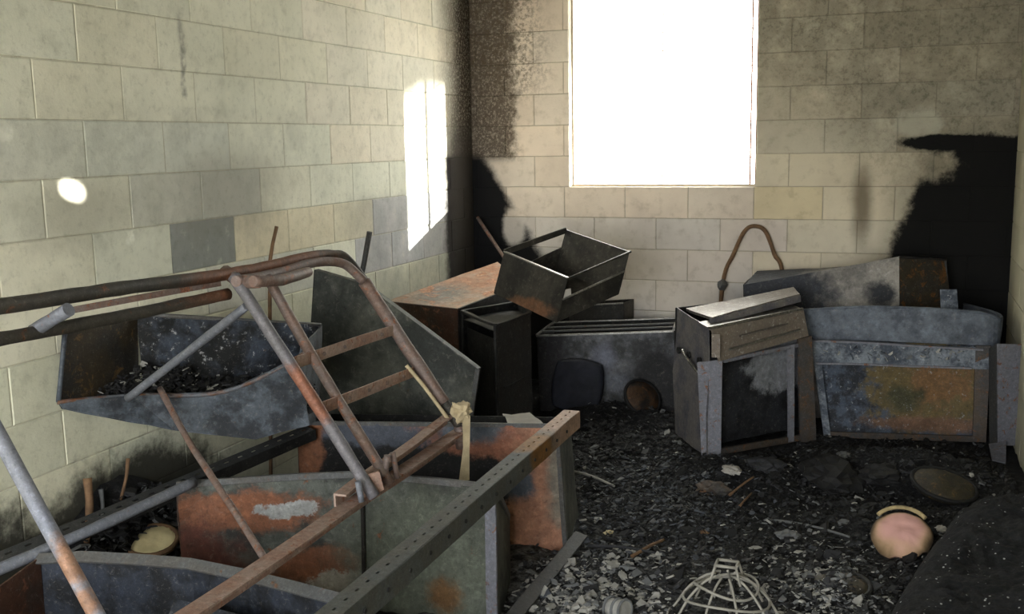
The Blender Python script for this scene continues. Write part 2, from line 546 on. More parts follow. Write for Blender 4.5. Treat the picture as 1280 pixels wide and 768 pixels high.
def slotted(name, p0, p1, w, mat, parent, sidev, pitch, slot_l, slot_w, t=0.003, label=None):
    # a flat flange with two offset rows of punched slots, real holes
    p0 = Vector(p0); p1 = Vector(p1)
    d = (p1 - p0); L = d.length; d.normalize()
    s = Vector(sidev); s = (s - d * s.dot(d)).normalized()
    nn = d.cross(s).normalized()
    k = max(1, int(L / pitch)); pitch = L / k
    us = [0.0, 0.5 * w - slot_w / 2, 0.5 * w + slot_w / 2, w]
    vs, fs = [], []
    xs = []
    for i in range(k):
        a = i * pitch
        xs += [a, a + (pitch - slot_l) / 2, a + (pitch + slot_l) / 2]
    xs.append(L)
    R_, C_ = len(xs), 4
    for side in (0, 1):
        for x in xs:
            for q in us:
                vs.append(p0 + d * x + s * q + nn * (t / 2 if side == 0 else -t / 2))
    S = R_ * C_
    hole = lambda i, j: j == 1 and i % 3 == 1
    for i in range(R_ - 1):
        for j in range(3):
            if hole(i, j):
                continue
            a, b, c, e = i * 4 + j, i * 4 + j + 1, (i + 1) * 4 + j + 1, (i + 1) * 4 + j
            fs += [(a, b, c, e), (S + e, S + c, S + b, S + a)]
            for di, dj, p, q in ((-1, 0, a, b), (0, 1, b, c), (1, 0, c, e), (0, -1, e, a)):
                ii, jj = i + di, j + dj
                if ii < 0 or jj < 0 or ii >= R_ - 1 or jj >= 3 or hole(ii, jj):
                    fs.append((q, p, S + p, S + q))
    return link(name, fix(mesh(vs, fs)), mat, parent, label)

def box_mesh(x0, x1, y0, y1, z0, z1):
    vs = [(x, y, z) for z in (z0, z1) for y in (y0, y1) for x in (x0, x1)]
    return mesh(vs, [(0, 2, 3, 1), (4, 5, 7, 6), (0, 1, 5, 4), (2, 6, 7, 3), (0, 4, 6, 2), (1, 3, 7, 5)])

def struct(name, me, mat, parent=None):
    o = link(name, me, mat, parent)
    if parent is None:
        o['kind'] = 'structure'
    return o

def cabinet(name, label, cat, c8, faces, group=None, rim=None, rim_mat=None, rim_w=0.02, dent=0.006, seed=0.0, t=0.005, n=8, mm=6):
    # c8: bottom near-left, near-right, far-right, far-left, then the same four on top
    c = [Vector(p) for p in c8]
    base = Vector((sum(p.x for p in c[:4]) / 4, sum(p.y for p in c[:4]) / 4, min(p.z for p in c)))
    root = thing(name, label, cat, base, group)
    quads = {'front': (0, 1, 4, 5), 'right': (1, 2, 5, 6), 'back': (2, 3, 6, 7), 'left': (3, 0, 7, 4), 'bottom': (3, 2, 0, 1), 'top': (4, 5, 7, 6)}
    names = {'front': 'front_panel', 'back': 'back_panel', 'left': 'side_panel', 'right': 'side_panel', 'bottom': 'base_panel', 'top': 'top_panel'}
    parts = {}
    for f, mt in faces.items():
        a, b, e, g = quads[f]
        parts[f] = sheet(names[f], [[c[a], c[b]], [c[e], c[g]]], mt, root, t, n, mm, dent, seed + len(parts) * 3.1)
    if rim:
        for a, b in rim:
            bar('rim', c[a], c[b], rim_w, rim_w * 0.6, rim_mat, root, n=6, wob=dent)
    return root, parts, c

# ------------------------------------------------------------------ room shell
rnd = random.Random(7)
CH, Z0 = 0.18826, 1.6435          # block course height, one bed joint
FRONT_Y = -1.1

def block_mesh(L, Hh, ax):
    # face plate of a concrete block with eased arrises; ax: 'x' faces +x, 'y' faces -y
    b, d = 0.003, 0.03
    ring = lambda e: [(-L / 2 + e, -Hh / 2 + e), (L / 2 - e, -Hh / 2 + e), (L / 2 - e, Hh / 2 - e), (-L / 2 + e, Hh / 2 - e)]
    vs = []
    for e, dep in ((0, -d), (0, -b), (b, 0)):
        for (u, v) in ring(e):
            vs.append((dep, u, v) if ax == 'x' else (u, -dep, v) if ax == 'y' else (-dep, u, v))
    fs = [(8, 9, 10, 11)]
    for k in (0, 4):
        for j in range(4):
            fs.append((k + j, k + (j + 1) % 4, k + 4 + (j + 1) % 4, k + 4 + j))
    return fix(mesh(vs, fs))

G = 0.0035
def lay_blocks(parent, ax, mat, off, Lb, lo, hi, at, colour, opening=None, stagger=0):
    full = block_mesh(Lb - G, CH - G, ax)
    full.materials.append(mat)
    for k in range(-6, 9):
        zt, zb = Z0 - k * CH, Z0 - (k + 1) * CH
        zb = max(zb, -0.02)
        if zt > CEIL_Z + 0.01:
            continue
        o = off + (Lb / 2 if (k + stagger) % 2 else 0)
        i = math.floor((lo - o) / Lb) - 1
        while o + i * Lb < hi:
            spans = [(max(o + i * Lb, lo), min(o + (i + 1) * Lb, hi))]
            i += 1
            if opening and zt <= opening[3] + 0.01 and zb >= opening[2] - 0.01:
                ns = []
                for a, b in spans:
                    if b <= opening[0] or a >= opening[1]:
                        ns.append((a, b))
                    else:
                        ns += [(a, min(b, opening[0])), (max(a, opening[1]), b)]
                spans = ns
            for a, b in spans:
                if b - a < 0.03:
                    continue
                mid, zc = (a + b) / 2, (zt + zb) / 2
                br = bpy.data.objects.new('concrete_block', full)
                C.objects.link(br)
                br.parent = parent
                pr_ = rnd.uniform(-0.0012, 0.0012)
                br.location = (at + pr_, mid, zc) if ax == 'x' else (mid, at + pr_, zc) if ax == 'y' else (at + pr_, mid, zc)
                su, sv = (b - a - G) / (Lb - G), (zt - zb - G) / (CH - G)
                br.scale = (1, su, sv) if ax in ('x', 'X') else (su, 1, sv)
                br.rotation_euler = (rnd.uniform(-.002, .002), rnd.uniform(-.002, .002), rnd.uniform(-.002, .002))
                br.color = tuple(colour(mid, zc, k)) + (1,)

def jit(c, a):
    q = 1 + rnd.uniform(-a, a)
    h = rnd.uniform(-0.02, 0.02)
    return (c[0] * q * (1 + h), c[1] * q, c[2] * q * (1 - h))

def col_left(y, z, k):
    c = lin(230, 229, 212)
    if y > 4.2 and z > 1.45:
        c = lin(234, 228, 212)
    if k == 2 and 3.2 < y < 3.75:
        c = lin(146, 149, 147)
    if k == 1 and 3.1 < y < 3.8:
        c = lin(212, 210, 197)
    if k == 0 and y < 3.4:
        c = lin(221, 221, 208)
    if k >= 2 and y > 4.6:
        c = lin(196, 196, 196)
    if k == 2 and 3.75 < y < 4.6:
        c = lin(222, 214, 190)
    if k == 3 and 3.4 < y < 4.0:
        c = lin(206, 204, 192)
    if k >= 4:
        c = lin(214, 213, 192)
    return jit(c, 0.035)

def col_back(x, z, k):
    c = lin(226, 214, 200)
    if x > 1.75:
        c = lin(214, 205, 184) if z < 1.46 else lin(196, 189, 171)
    if x > 2.4 and z > 1.4:
        c = lin(176, 170, 153)
    if k >= 3:
        c = lin(214, 207, 200) if x < 1.8 else lin(208, 200, 182)
    if k == 2 and 1.75 < x < 2.16:
        c = lin(212, 201, 172)
    return jit(c, 0.05)

WT = 0.15
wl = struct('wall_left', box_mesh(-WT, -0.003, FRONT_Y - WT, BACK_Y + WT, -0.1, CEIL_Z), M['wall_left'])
wl.color = lin(196, 193, 174) + (1,)
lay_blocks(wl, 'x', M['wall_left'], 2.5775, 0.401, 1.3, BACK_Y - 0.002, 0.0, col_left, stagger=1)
WX0, WX1, WZ0, WZ1 = 0.643, 1.767, Z0 - 2 * CH, Z0 + 5 * CH
def frame_wall(y0, y1, x0, x1, zt, o):
    # wall slab with one rectangular opening, as four boxes in one mesh
    bm = bmesh.new()
    for a, b, c, d in ((x0, o[0], -0.1, zt), (o[1], x1, -0.1, zt), (o[0], o[1], -0.1, o[2]), (o[0], o[1], o[3], zt)):
        me = box_mesh(a, b, y0, y1, c, d)
        bm.from_mesh(me)
    me = bpy.data.meshes.new('slab'); bm.to_mesh(me); bm.free()
    return me
wbk = struct('wall_back', frame_wall(BACK_Y + 0.003, BACK_Y + WT, -0.004, ROOM_W + 0.004, CEIL_Z, (WX0, WX1, WZ0, WZ1)), M['wall_back'])
wbk.color = lin(176, 168, 152) + (1,)
lay_blocks(wbk, 'y', M['wall_back'], 1.952, 0.3835, 0.002, ROOM_W - 0.002, BACK_Y, col_back, (WX0, WX1, WZ0, WZ1), stagger=1)

# right wall: a rounded gap in one block lets a ray of sun through
def holed_wall():
    hy, hz, ry, rz = 4.705, 2.055, 0.090, 0.042
    bm = bmesh.new()
    y0, y1, z0, z1 = FRONT_Y - WT, BACK_Y + WT, -0.1, CEIL_Z
    n = 16
    for X in (ROOM_W + 0.004, ROOM_W + WT):
        pass
    inn, out = [], []
    for j in range(n):
        a = 2 * math.pi * (j + 0.5) / n
        inn.append((hy + ry * math.cos(a), hz + rz * math.sin(a)))
        k = max(abs(math.cos(a)), abs(math.sin(a)))
        out.append((hy + 0.3 * math.cos(a) / k, hz + 0.2 * math.sin(a) / k))
    lay = []
    for X in (ROOM_W + 0.004, ROOM_W + WT):
        lay.append(([bm.verts.new((X, a, b)) for a, b in inn], [bm.verts.new((X, a, b)) for a, b in out]))
    for i, (vi, vo) in enumerate(lay):
        for j in range(n):
            bm.faces.new((vi[j], vi[(j + 1) % n], vo[(j + 1) % n], vo[j]))
    for j in range(n):
        bm.faces.new((lay[0][0][j], lay[0][0][(j + 1) % n], lay[1][0][(j + 1) % n], lay[1][0][j]))
    for a, b, c, d in ((y0, hy - 0.3, z0, z1), (hy + 0.3, y1, z0, z1), (hy - 0.3, hy + 0.3, z0, hz - 0.2), (hy - 0.3, hy + 0.3, hz + 0.2, z1)):
        bm.from_mesh(box_mesh(ROOM_W + 0.004, ROOM_W + WT, a, b, c, d))
    bmesh.ops.recalc_face_normals(bm, faces=bm.faces)
    me = bpy.data.meshes.new('w'); bm.to_mesh(me); bm.free()
    return me
wr = struct('wall_right', holed_wall(), M['wall_right'])
lay_blocks(wr, 'X', M['wall_right'], 1.6, 0.401, 5.0, BACK_Y - 0.002, ROOM_W, lambda y, z, k: (1, 1, 1))
struct('wall_front', frame_wall(FRONT_Y - WT, FRONT_Y, -0.004, ROOM_W + 0.004, CEIL_Z, (0.3, 2.8, -0.05, 2.5)), M['front'])
struct('ceiling', box_mesh(-WT, ROOM_W + WT, FRONT_Y - WT, BACK_Y + WT, CEIL_Z, CEIL_Z + 0.05), M['ceiling'])
struct('ground_outside', box_mesh(-60, 60, -60, 60, -0.16, -0.11), M['yard'])

# window: louvre frame with two banks of glass blades
win = link('window_1', box_mesh(WX0, WX1, BACK_Y + 0.06, BACK_Y + 0.10, WZ0, WZ0 + 0.012), M['louvre_frame'])
win['kind'] = 'structure'
for x, w, mt in ((WX0 + 0.006, 0.008, 'louvre_frame'), (1.205, 0.005, 'louvre_frame'), (WX1 - 0.042, 0.006, 'louvre_rust'), (WX1 - 0.008, 0.010, 'louvre_rust')):
    link('window_frame', box_mesh(x - w / 2, x + w / 2, BACK_Y + 0.065, BACK_Y + 0.095, WZ0 + 0.01, WZ1), M[mt], win)
pane = box_mesh(-0.268, 0.268, -0.05, 0.05, -0.0015, 0.0015)
pane.materials.append(M['glass'])
rod = box_mesh(-0.27, 0.27, -0.002, 0.002, -0.0018, 0.0018)
rod.materials.append(M['louvre_frame'])
for k in range(12):
    for cx in (0.927, 1.467):
        p = bpy.data.objects.new('pane', pane); C.objects.link(p); p.parent = win
        p.location = (cx, BACK_Y + 0.08, WZ0 + 0.07 + k * 0.105)
        p.rotation_euler = (math.radians(-72), 0, 0)
        q = bpy.data.objects.new('clip_rod', rod); C.objects.link(q); q.parent = win
        q.location = (cx, BACK_Y + 0.08, WZ0 + 0.062 + k * 0.105)

# added tree, out of view, to cut off the top of the sun patch
tr = thing('added_shade_tree', 'added leafy tree out of view, keeping sun off the upper wall', 'tree', (12.1, 15.4, -0.11))
tube('trunk', [(12.1, 15.4, -0.1), (12.15, 15.3, 3.0), (12.7, 14.6, 5.6)], 0.2, M['bark'], tr, rend=0.1)
def crown_mesh(c, r, sub=4, amp=0.35, seed=0):
    bm = bmesh.new()
    bmesh.ops.create_icosphere(bm, subdivisions=sub, radius=1)
    for v in bm.verts:
        k = 1 + amp * nz(v.co, 2.2, seed) + amp * 0.5 * nz(v.co, 7, seed)
        v.co = Vector(c) + Vector((v.co.x * r[0], v.co.y * r[1], v.co.z * r[2])) * k
    me = bpy.data.meshes.new('c'); bm.to_mesh(me); bm.free()
    return me
link('crown', crown_mesh((13.2, 13.7, 6.45), (2.4, 2.4, 2.0), 4, 0.12), M['leaf'], tr)

# ------------------------------------------------------------------ floor of ash
def heap(x, y, cx, cy, rx, ry, h):
    d = ((x - cx) / rx) ** 2 + ((y - cy) / ry) ** 2
    return h * math.exp(-d * 1.6)
def ground(x, y):
    h = 0.028 + 0.022 * nz((x, y, 0), 2.2) + 0.02 * nz((x, y, 3), 6) + 0.012 * nz((x, y, 5), 15)
    h += heap(x, y, 0.0, 2.8, 0.21, 0.5, 0.38)
    h += heap(x, y, 2.45, 4.85, 0.5, 0.22, 0.07) + heap(x, y, 2.0, 4.55, 0.3, 0.18, 0.05)
    h += heap(x, y, 2.75, 4.75, 0.4, 0.25, 0.09) + heap(x, y, 2.45, 3.35, 0.25, 0.3, 0.05)
    h += heap(x, y, 1.12, 5.32, 0.5, 0.16, 0.10)
    return max(h, 0.004)
def floor_mesh():
    nx, ny = 130, 220
    xs = [ROOM_W * i / nx for i in range(nx + 1)]
    ys = [FRONT_Y + (BACK_Y - FRONT_Y) * j / ny for j in range(ny + 1)]
    vs = [(x, y, ground(x, y) + 0.006 * nz((x, y, 9), 40)) for y in ys for x in xs]
    fs = [(j * (nx + 1) + i, j * (nx + 1) + i + 1, (j + 1) * (nx + 1) + i + 1, (j + 1) * (nx + 1) + i) for j in range(ny) for i in range(nx)]
    b = len(vs)
    # closed underside
    vs += [(0, FRONT_Y, -0.1), (ROOM_W, FRONT_Y, -0.1), (ROOM_W, BACK_Y, -0.1), (0, BACK_Y, -0.1)]
    fs.append((b + 3, b + 2, b + 1, b))
    return mesh(vs, fs)
struct('floor', floor_mesh(), M['floor'])

# ------------------------------------------------------------------ metal finishes
PINK = lin(150, 112, 96)
M['tube_rust'] = burnt('rusted_tube', lin(136, 112, 102), lin(106, 94, 90), lin(150, 100, 76), 0.6, None, PALE, 0.7, 6, dim=1.0)
M['tube_grey'] = burnt('scaled_grey_tube', lin(146, 150, 160), lin(110, 114, 124), lin(146, 92, 66), 0.66, None, PALE, 0.74, 6)
M['tube_leg'] = burnt('grey_leg', lin(136, 134, 138), lin(112, 110, 116), None, 0.7, None, PALE, 0.75, 6,
                      patches=[((0.971, 2.520, 0.846), (0.09, None, 0.09), lin(158, 106, 84), 0.5, 0.3)])
M['pipe_near'] = burnt('near_pipe', lin(150, 154, 166), lin(112, 116, 128), None, 0.66, None, lin(196, 198, 200), 0.68, 6, dim=0.85,
                      patches=[((1.027, 1.540, 0.735), (0.05, None, 0.05), lin(156, 120, 98), 1.0, 0.9), ((1.068, 1.530, 0.652), (0.03, None, 0.03), lin(156, 120, 98), 1.0, 0.9)])
M['rail'] = burnt('olive_brown_rail', lin(92, 88, 80), lin(64, 62, 58), lin(128, 86, 60), 0.62, None, None, 0.7, 5,
                  patches=[((0.7, 2.75, 1.15), (None, 0.35, None), lin(140, 92, 66), 0.8, 0.3)])
M['iron'] = burnt('pink_rust_iron', lin(176, 140, 124), lin(146, 126, 116), lin(156, 104, 76), 0.6, None, PALE, 0.72, 6, dim=0.95)
M['beam'] = burnt('grey_green_channel', lin(108, 108, 102), lin(82, 86, 86), lin(140, 100, 54), 0.7, None, PALE, 0.73, 6,
                  patches=[((1.46, 3.46, 0.54), (None, 0.2, None), lin(188, 156, 136), 0.9, 0.2), ((1.5, 3.12, 0.52), (None, 0.1, None), lin(150, 106, 52), 0.6, 0.3)])
M['angle_dark'] = burnt('dark_slotted_angle', lin(80, 80, 80), lin(58, 60, 62), None, 0.7, None, None, 0.7, 6)
M['box_rust'] = burnt('rust_bloomed_sheet', lin(62, 64, 62), lin(88, 92, 86), lin(132, 84, 56), 0.66, None, None, 0.75, 3.2, patches=[
    ((0.56, 2.75, 0.36), (0.24, None, 0.075), ORANGE, 0.45, 0.45),
    ((0.70, 2.8, 0.365), (0.09, None, 0.03), lin(190, 192, 192), 0.3, 0.8),
    ((0.42, 2.7, 0.16), (0.16, None, 0.16), lin(104, 60, 48), 0.8, 0.45),
    ((0.78, 2.85, 0.17), (0.14, None, 0.07), ORANGE, 0.5, 0.5),
    ((0.84, 2.9, 0.11), (0.10, None, 0.04), lin(186, 180, 170), 0.3, 0.9),
    ((1.15, 2.9, 0.2), (0.27, None, 0.24), lin(104, 110, 98), 0.8, 0.3),
    ((1.22, 2.9, 0.10), (0.06, None, 0.06), lin(118, 88, 54), 0.8, 0.5)])
M['box_rust2'] = burnt('blue_and_peach_sheet', lin(14, 14, 16), lin(22, 22, 24), None, 0.7, None, None, 0.75, 3, patches=[
    ((0.75, 3.4, 0.515), (0.5, None, 0.10), lin(92, 98, 112), 0.3, 0.3),
    ((1.16, 3.5, 0.49), (0.30, None, 0.11), lin(166, 110, 86), 0.3, 0.3),
    ((0.45, 3.4, 0.45), (0.07, None, 0.2), lin(156, 104, 74), 0.4, 0.4),
    ((1.06, 3.5, 0.48), (0.13, None, 0.055), lin(96, 104, 116), 0.7, 0.4),
    ((1.37, 3.5, 0.22), (0.17, None, 0.34), lin(176, 126, 100), 0.22, 0.35),
    ((1.41, 3.5, 0.32), (0.06, None, 0.2), lin(136, 128, 116), 0.9, 0.4),
    ((1.24, 3.5, 0.28), (0.07, None, 0.07), lin(70, 78, 90), 0.7, 0.4)])
M['rim_grey'] = burnt('grey_rim', lin(116, 114, 112), lin(90, 92, 94), lin(132, 96, 74), 0.64, None, PALE, 0.72, 7)
M['tub'] = burnt('blue_black_tub', lin(46, 52, 62), lin(80, 88, 98), lin(128, 84, 58), 0.72, None, PALE, 0.74, 4)
M['tub_in'] = burnt('flaking_tub_inside', lin(24, 27, 32), lin(58, 66, 80), lin(110, 80, 52), 0.7, None, lin(190, 192, 196), 0.6, 5)
M['dark_in'] = burnt('dark_carcass_inside', lin(20, 23, 30), lin(40, 46, 58), lin(90, 66, 46), 0.74, None, lin(140, 142, 146), 0.72, 5)
M['tub_end'] = burnt('brown_tub_end', lin(66, 56, 40), lin(34, 33, 31), lin(110, 84, 48), 0.6, None, None, 0.7, 4)
M['tub_rim'] = burnt('orange_rim', lin(132, 88, 58), lin(96, 100, 108), None, 0.7, None, PALE, 0.7, 5)
M['green_sheet'] = burnt('green_black_sheet', lin(66, 70, 68), lin(82, 84, 78), lin(104, 84, 66), 0.68, None, None, 0.75, 2.0, dim=0.95)
M['orange_top'] = burnt('orange_scorched_top', lin(190, 144, 118), lin(150, 132, 118), lin(190, 138, 108), 0.58, None, None, 0.72, 2.5, dim=0.95, patches=[
    ((0.3, 4.95, 0.75), (0.12, 0.16, None), lin(134, 128, 122), 1.0, 0.4)])
M['brown_side'] = burnt('brown_scorched_side', lin(88, 58, 44), lin(58, 46, 40), lin(130, 86, 64), 0.6, None, None, 0.75, 4, dim=1.05)
M['black_sheet'] = burnt('black_sheet', lin(26, 26, 27), lin(36, 36, 36), None, 0.7, None, None, 0.75, 3)
M['black_brown'] = burnt('black_brown_sheet', lin(46, 42, 38), lin(36, 36, 36), lin(84, 62, 46), 0.72, None, None, 0.75, 3)
M['drawer'] = burnt('dark_drawer', lin(44, 43, 40), lin(58, 55, 50), lin(100, 66, 46), 0.74, None, None, 0.75, 3, patches=[
    ((0.84, 4.82, 0.73), (0.16, 0.14, 0.05), lin(130, 92, 66), 0.6, 0.4)], rough=0.5)
M['drawer_edge'] = burnt('worn_sheen_edge', lin(164, 162, 158), lin(132, 131, 128), None, 0.7, None, None, 0.7, 5, rough=0.28, metal=0.9, dim=1.0)  # bare steel, pale also to carry the window's sheen in its colour
M['file_front'] = burnt('smoky_blue_front', lin(76, 78, 80), lin(104, 106, 112), lin(96, 80, 66), 0.76, None, None, 0.75, 3, patches=[
    ((1.05, 5.48, 0.36), (0.06, None, 0.09), lin(134, 138, 156), 1.0, 0.4),
    ((1.12, 5.48, 0.22), (0.09, None, 0.05), lin(118, 122, 134), 0.9, 0.4),
    ((1.35, 5.5, 0.2), (0.16, None, 0.25), lin(34, 34, 38), 0.8, 0.3),
    ((0.75, 5.44, 0.2), (0.1, None, 0.4), lin(52, 50, 56), 0.9, 0.3)])
M['post'] = burnt('pale_blue_post', lin(150, 152, 164), lin(118, 120, 130), lin(150, 104, 74), 0.6, None, PALE, 0.74, 6)
M['post_brown'] = burnt('brown_post', lin(104, 90, 78), lin(70, 68, 68), lin(128, 88, 58), 0.6, None, None, 0.74, 6)
M['blue_scale'] = burnt('blue_scaled_sheet', lin(78, 88, 104), lin(122, 130, 140), lin(124, 100, 78), 0.7, None, lin(186, 190, 194), 0.62, 6)
M['tray'] = burnt('smooth_blue_tray', lin(92, 100, 114), lin(98, 106, 118), lin(120, 100, 84), 0.76, None, lin(150, 154, 160), 0.7, 3)
M['side_scale'] = burnt('mottled_side', lin(128, 124, 122), lin(76, 76, 82), lin(122, 96, 74), 0.68, None, PALE, 0.68, 5, dim=1.05)
M['slab_top'] = burnt('highlight_flecked_slab', lin(136, 128, 122), lin(104, 98, 94), lin(122, 92, 72), 0.68, None, lin(180, 180, 178), 0.57, 5, rough=0.3, metal=0.6, dim=0.9)  # pale flecks put the window's highlights into the plate's colour
M['drawer_rust'] = burnt('rust_blotched_drawer', lin(138, 126, 114), lin(104, 96, 88), lin(128, 92, 58), 0.66, None, PALE, 0.6, 7, dim=1.0)
M['panel_in'] = burnt('blackened_inset', lin(22, 24, 30), lin(36, 38, 44), None, 0.7, None, None, 0.7, 4, patches=[
    ((2.05, 5.15, 0.45), (0.15, None, 0.15), lin(150, 154, 162), 0.35, 0.4)])
M['panel_olive'] = burnt('olive_orange_inset', lin(34, 40, 52), lin(66, 76, 92), None, 0.7, None, lin(160, 166, 172), 0.62, 7, patches=[
    ((2.72, 5.45, 0.3), (0.27, None, 0.24), lin(112, 96, 56), 0.4, 0.5),
    ((2.78, 5.45, 0.33), (0.14, None, 0.12), lin(134, 100, 62), 0.5, 0.9),
    ((2.6, 5.45, 0.24), (0.08, None, 0.06), lin(76, 74, 46), 0.9, 0.8),
    ((2.75, 5.45, 0.11), (0.28, None, 0.04), lin(126, 94, 72), 0.7, 0.5)])
M['lying_face'] = burnt('lying_face', lin(146, 142, 138), lin(150, 146, 140), None, 0.7, None, None, 0.75, 3, patches=[  # light catching the curved sheet painted in: pale base, darker left end
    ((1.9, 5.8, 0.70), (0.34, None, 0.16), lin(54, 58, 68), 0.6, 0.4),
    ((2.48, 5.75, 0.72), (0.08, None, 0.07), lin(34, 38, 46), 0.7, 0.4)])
M['lying_end'] = burnt('lying_end', lin(70, 62, 46), lin(48, 46, 42), lin(124, 82, 40), 0.56, None, None, 0.75, 4)

# ------------------------------------------------------------------ cabinets
# open carcass with dented rusty front, the bed rail lies across it
b1 = thing('steel_cabinet', 'rust-bloomed steel cabinet carcass lying open under the rusty bed rail', 'cabinet', (0.9, 3.05, 0.02), 'burnt cabinets lying on the floor')
a1, m1, e1 = Vector((0.366, 2.667, 0.455)), Vector((0.934, 2.895, 0.480)), Vector((1.399, 2.884, 0.480))
fl = lambda p, z=0.02, k=(0, 0, 0): Vector((p.x + k[0], p.y + k[1], z))
bk = Vector((-0.1, 0.38, -0.24))
sheet('front_panel', [[fl(a1), fl(m1, 0.02, (0, -.03, 0)), fl(e1)], [a1, m1, e1]], M['box_rust'], b1, 0.005, 10, 10, 0.012, 1.0)
sheet('back_panel', [[fl(a1 + bk), fl(e1 + bk)], [a1 + bk, e1 + bk]], M['black_sheet'], b1, 0.005, 8, 4, 0.012, 2.0)
sheet('side_panel', [[fl(a1), fl(a1 + bk)], [a1, a1 + bk]], M['brown_side'], b1, 0.005, 5, 4, 0.008, 3.0)
sheet('side_panel', [[fl(e1), fl(e1 + bk)], [e1, e1 + bk]], M['green_sheet'], b1, 0.005, 5, 4, 0.008, 4.0)
sheet('base_panel', [[fl(a1), fl(e1)], [fl(a1 + bk), fl(e1 + bk)]], M['black_sheet'], b1, 0.005, 6, 4, 0.004, 5.0)
bar('rim', a1, m1, 0.014, 0.022, M['rim_grey'], b1, n=8, wob=0.006)
bar('rim', m1, e1, 0.014, 0.022, M['rim_grey'], b1, n=8, wob=0.006)
bar('rim', e1, e1 + bk, 0.014, 0.022, M['rim_grey'], b1, n=4, wob=0.004)
bar('corner_flange', fl(e1, 0.03, (-0.012, -.008, 0)), e1 + Vector((-0.012, -.008, 0.0)), 0.04, 0.008, M['post'], b1, upv=(0.2, 1, 0), n=6, wob=0.006)
bar('seam', fl(m1, 0.05, (0.0, -.034, 0)), m1 + Vector((0, -.012, -.02)), 0.012, 0.01, M['black_brown'], b1, upv=(0.2, 1, 0), n=6, wob=0.004)

# second carcass behind it, blue and peach
b2 = thing('steel_cabinet', 'steel cabinet carcass with peach-coloured rusty corner under the slotted channel end', 'cabinet', (0.9, 3.6, 0.02), 'burnt cabinets lying on the floor')
a2, e2 = Vector((0.419, 3.319, 0.500)), Vector((1.396, 3.557, 0.500))
bk = Vector((-0.07, 0.36, -0.065))
foot2 = Vector((1.432, 3.538, 0.020))
sheet('front_panel', [[fl(a2), foot2], [a2, e2]], M['box_rust2'], b2, 0.005, 16, 10, 0.008, 6.0)
sheet('back_panel', [[fl(a2 + bk), fl(foot2 + bk)], [a2 + bk, e2 + bk]], M['black_sheet'], b2, 0.005, 8, 4, 0.008, 7.0)
sheet('side_panel', [[fl(a2), fl(a2 + bk)], [a2, a2 + bk]], M['brown_side'], b2, 0.005, 5, 4, 0.008, 8.0)
sheet('side_panel', [[foot2, fl(foot2 + bk)], [e2, e2 + bk]], M['green_sheet'], b2, 0.005, 5, 4, 0.006, 9.0)
sheet('base_panel', [[fl(a2), foot2], [fl(a2 + bk), fl(foot2 + bk)]], M['black_sheet'], b2, 0.005, 6, 4, 0.004, 5.5)
bar('rim', a2, e2, 0.012, 0.016, M['rim_grey'], b2, n=8, wob=0.004)
bar('rim', e2, e2 + bk, 0.012, 0.016, M['rim_grey'], b2, n=4, wob=0.003)
bar('corner_flange', foot2 + Vector((-.006, -.008, 0.01)), e2 + Vector((-.006, -.008, 0)), 0.018, 0.008, M['rim_grey'], b2, upv=(0.2, 1, 0), n=6, wob=0.004)

# nearest carcass, only its curved back rim and dark inside show
b0 = thing('steel_cabinet', 'dark open cabinet carcass with a bowed grey rim beside the leaning blue-grey pipe', 'cabinet', (0.75, 1.9, 0.02), 'burnt cabinets lying on the floor')
rimp = [(0.324, 2.116, 0.420), (0.424, 2.167, 0.420), (0.584, 2.201, 0.420), (0.759, 2.223, 0.420), (0.953, 2.208, 0.420), (1.275, 2.154, 0.420)]
rimv = [Vector(p) for p in rimp]
sheet('back_panel', [[fl(p) for p in rimv], rimv], M['dark_in'], b0, 0.006, 3, 6, 0.01, 10.0)
frv = [Vector((p.x + 0.08, 1.62, p.z - 0.04)) for p in rimv]
sheet('front_panel', [[fl(p) for p in frv], frv], M['black_brown'], b0, 0.006, 3, 5, 0.01, 11.0)
sheet('side_panel', [[fl(rimv[0]), fl(frv[0])], [rimv[0], frv[0]]], M['brown_side'], b0, 0.006, 4, 4, 0.006, 12.0)
sheet('side_panel', [[fl(rimv[-1]), fl(frv[-1])], [rimv[-1], frv[-1]]], M['dark_in'], b0, 0.006, 4, 4, 0.006, 13.0)
sheet('base_panel', [[Vector((p.x, p.y, 0.03)) for p in frv], [fl(p, 0.03) for p in rimv]], M['black_sheet'], b0, 0.006, 3, 5, 0.02, 14.0)
tube_r = link('rim', sheet_mesh([[p + Vector((0, -0.022, -0.012)) for p in rimv], [p + Vector((0, 0.004, 0.008)) for p in rimv]], 0.008, 4, 2, 0.004, 3.0), M['rim_grey'], b0)
bar('rim', rimv[-1], frv[-1], 0.03, 0.012, M['rim_grey'], b0, n=4, wob=0.004)
sheet('inner_shelf', [[lerp(rimv[3], frv[3], .15) + Vector((0, 0, -.06)), lerp(rimv[5], frv[5], .15) + Vector((0, 0, -.06))],
                      [lerp(rimv[3], frv[3], .4) + Vector((0, 0, -.2)), lerp(rimv[5], frv[5], .4) + Vector((0, 0, -.2))]], M['dark_in'], b0, 0.005, 6, 4, 0.012, 15.0)

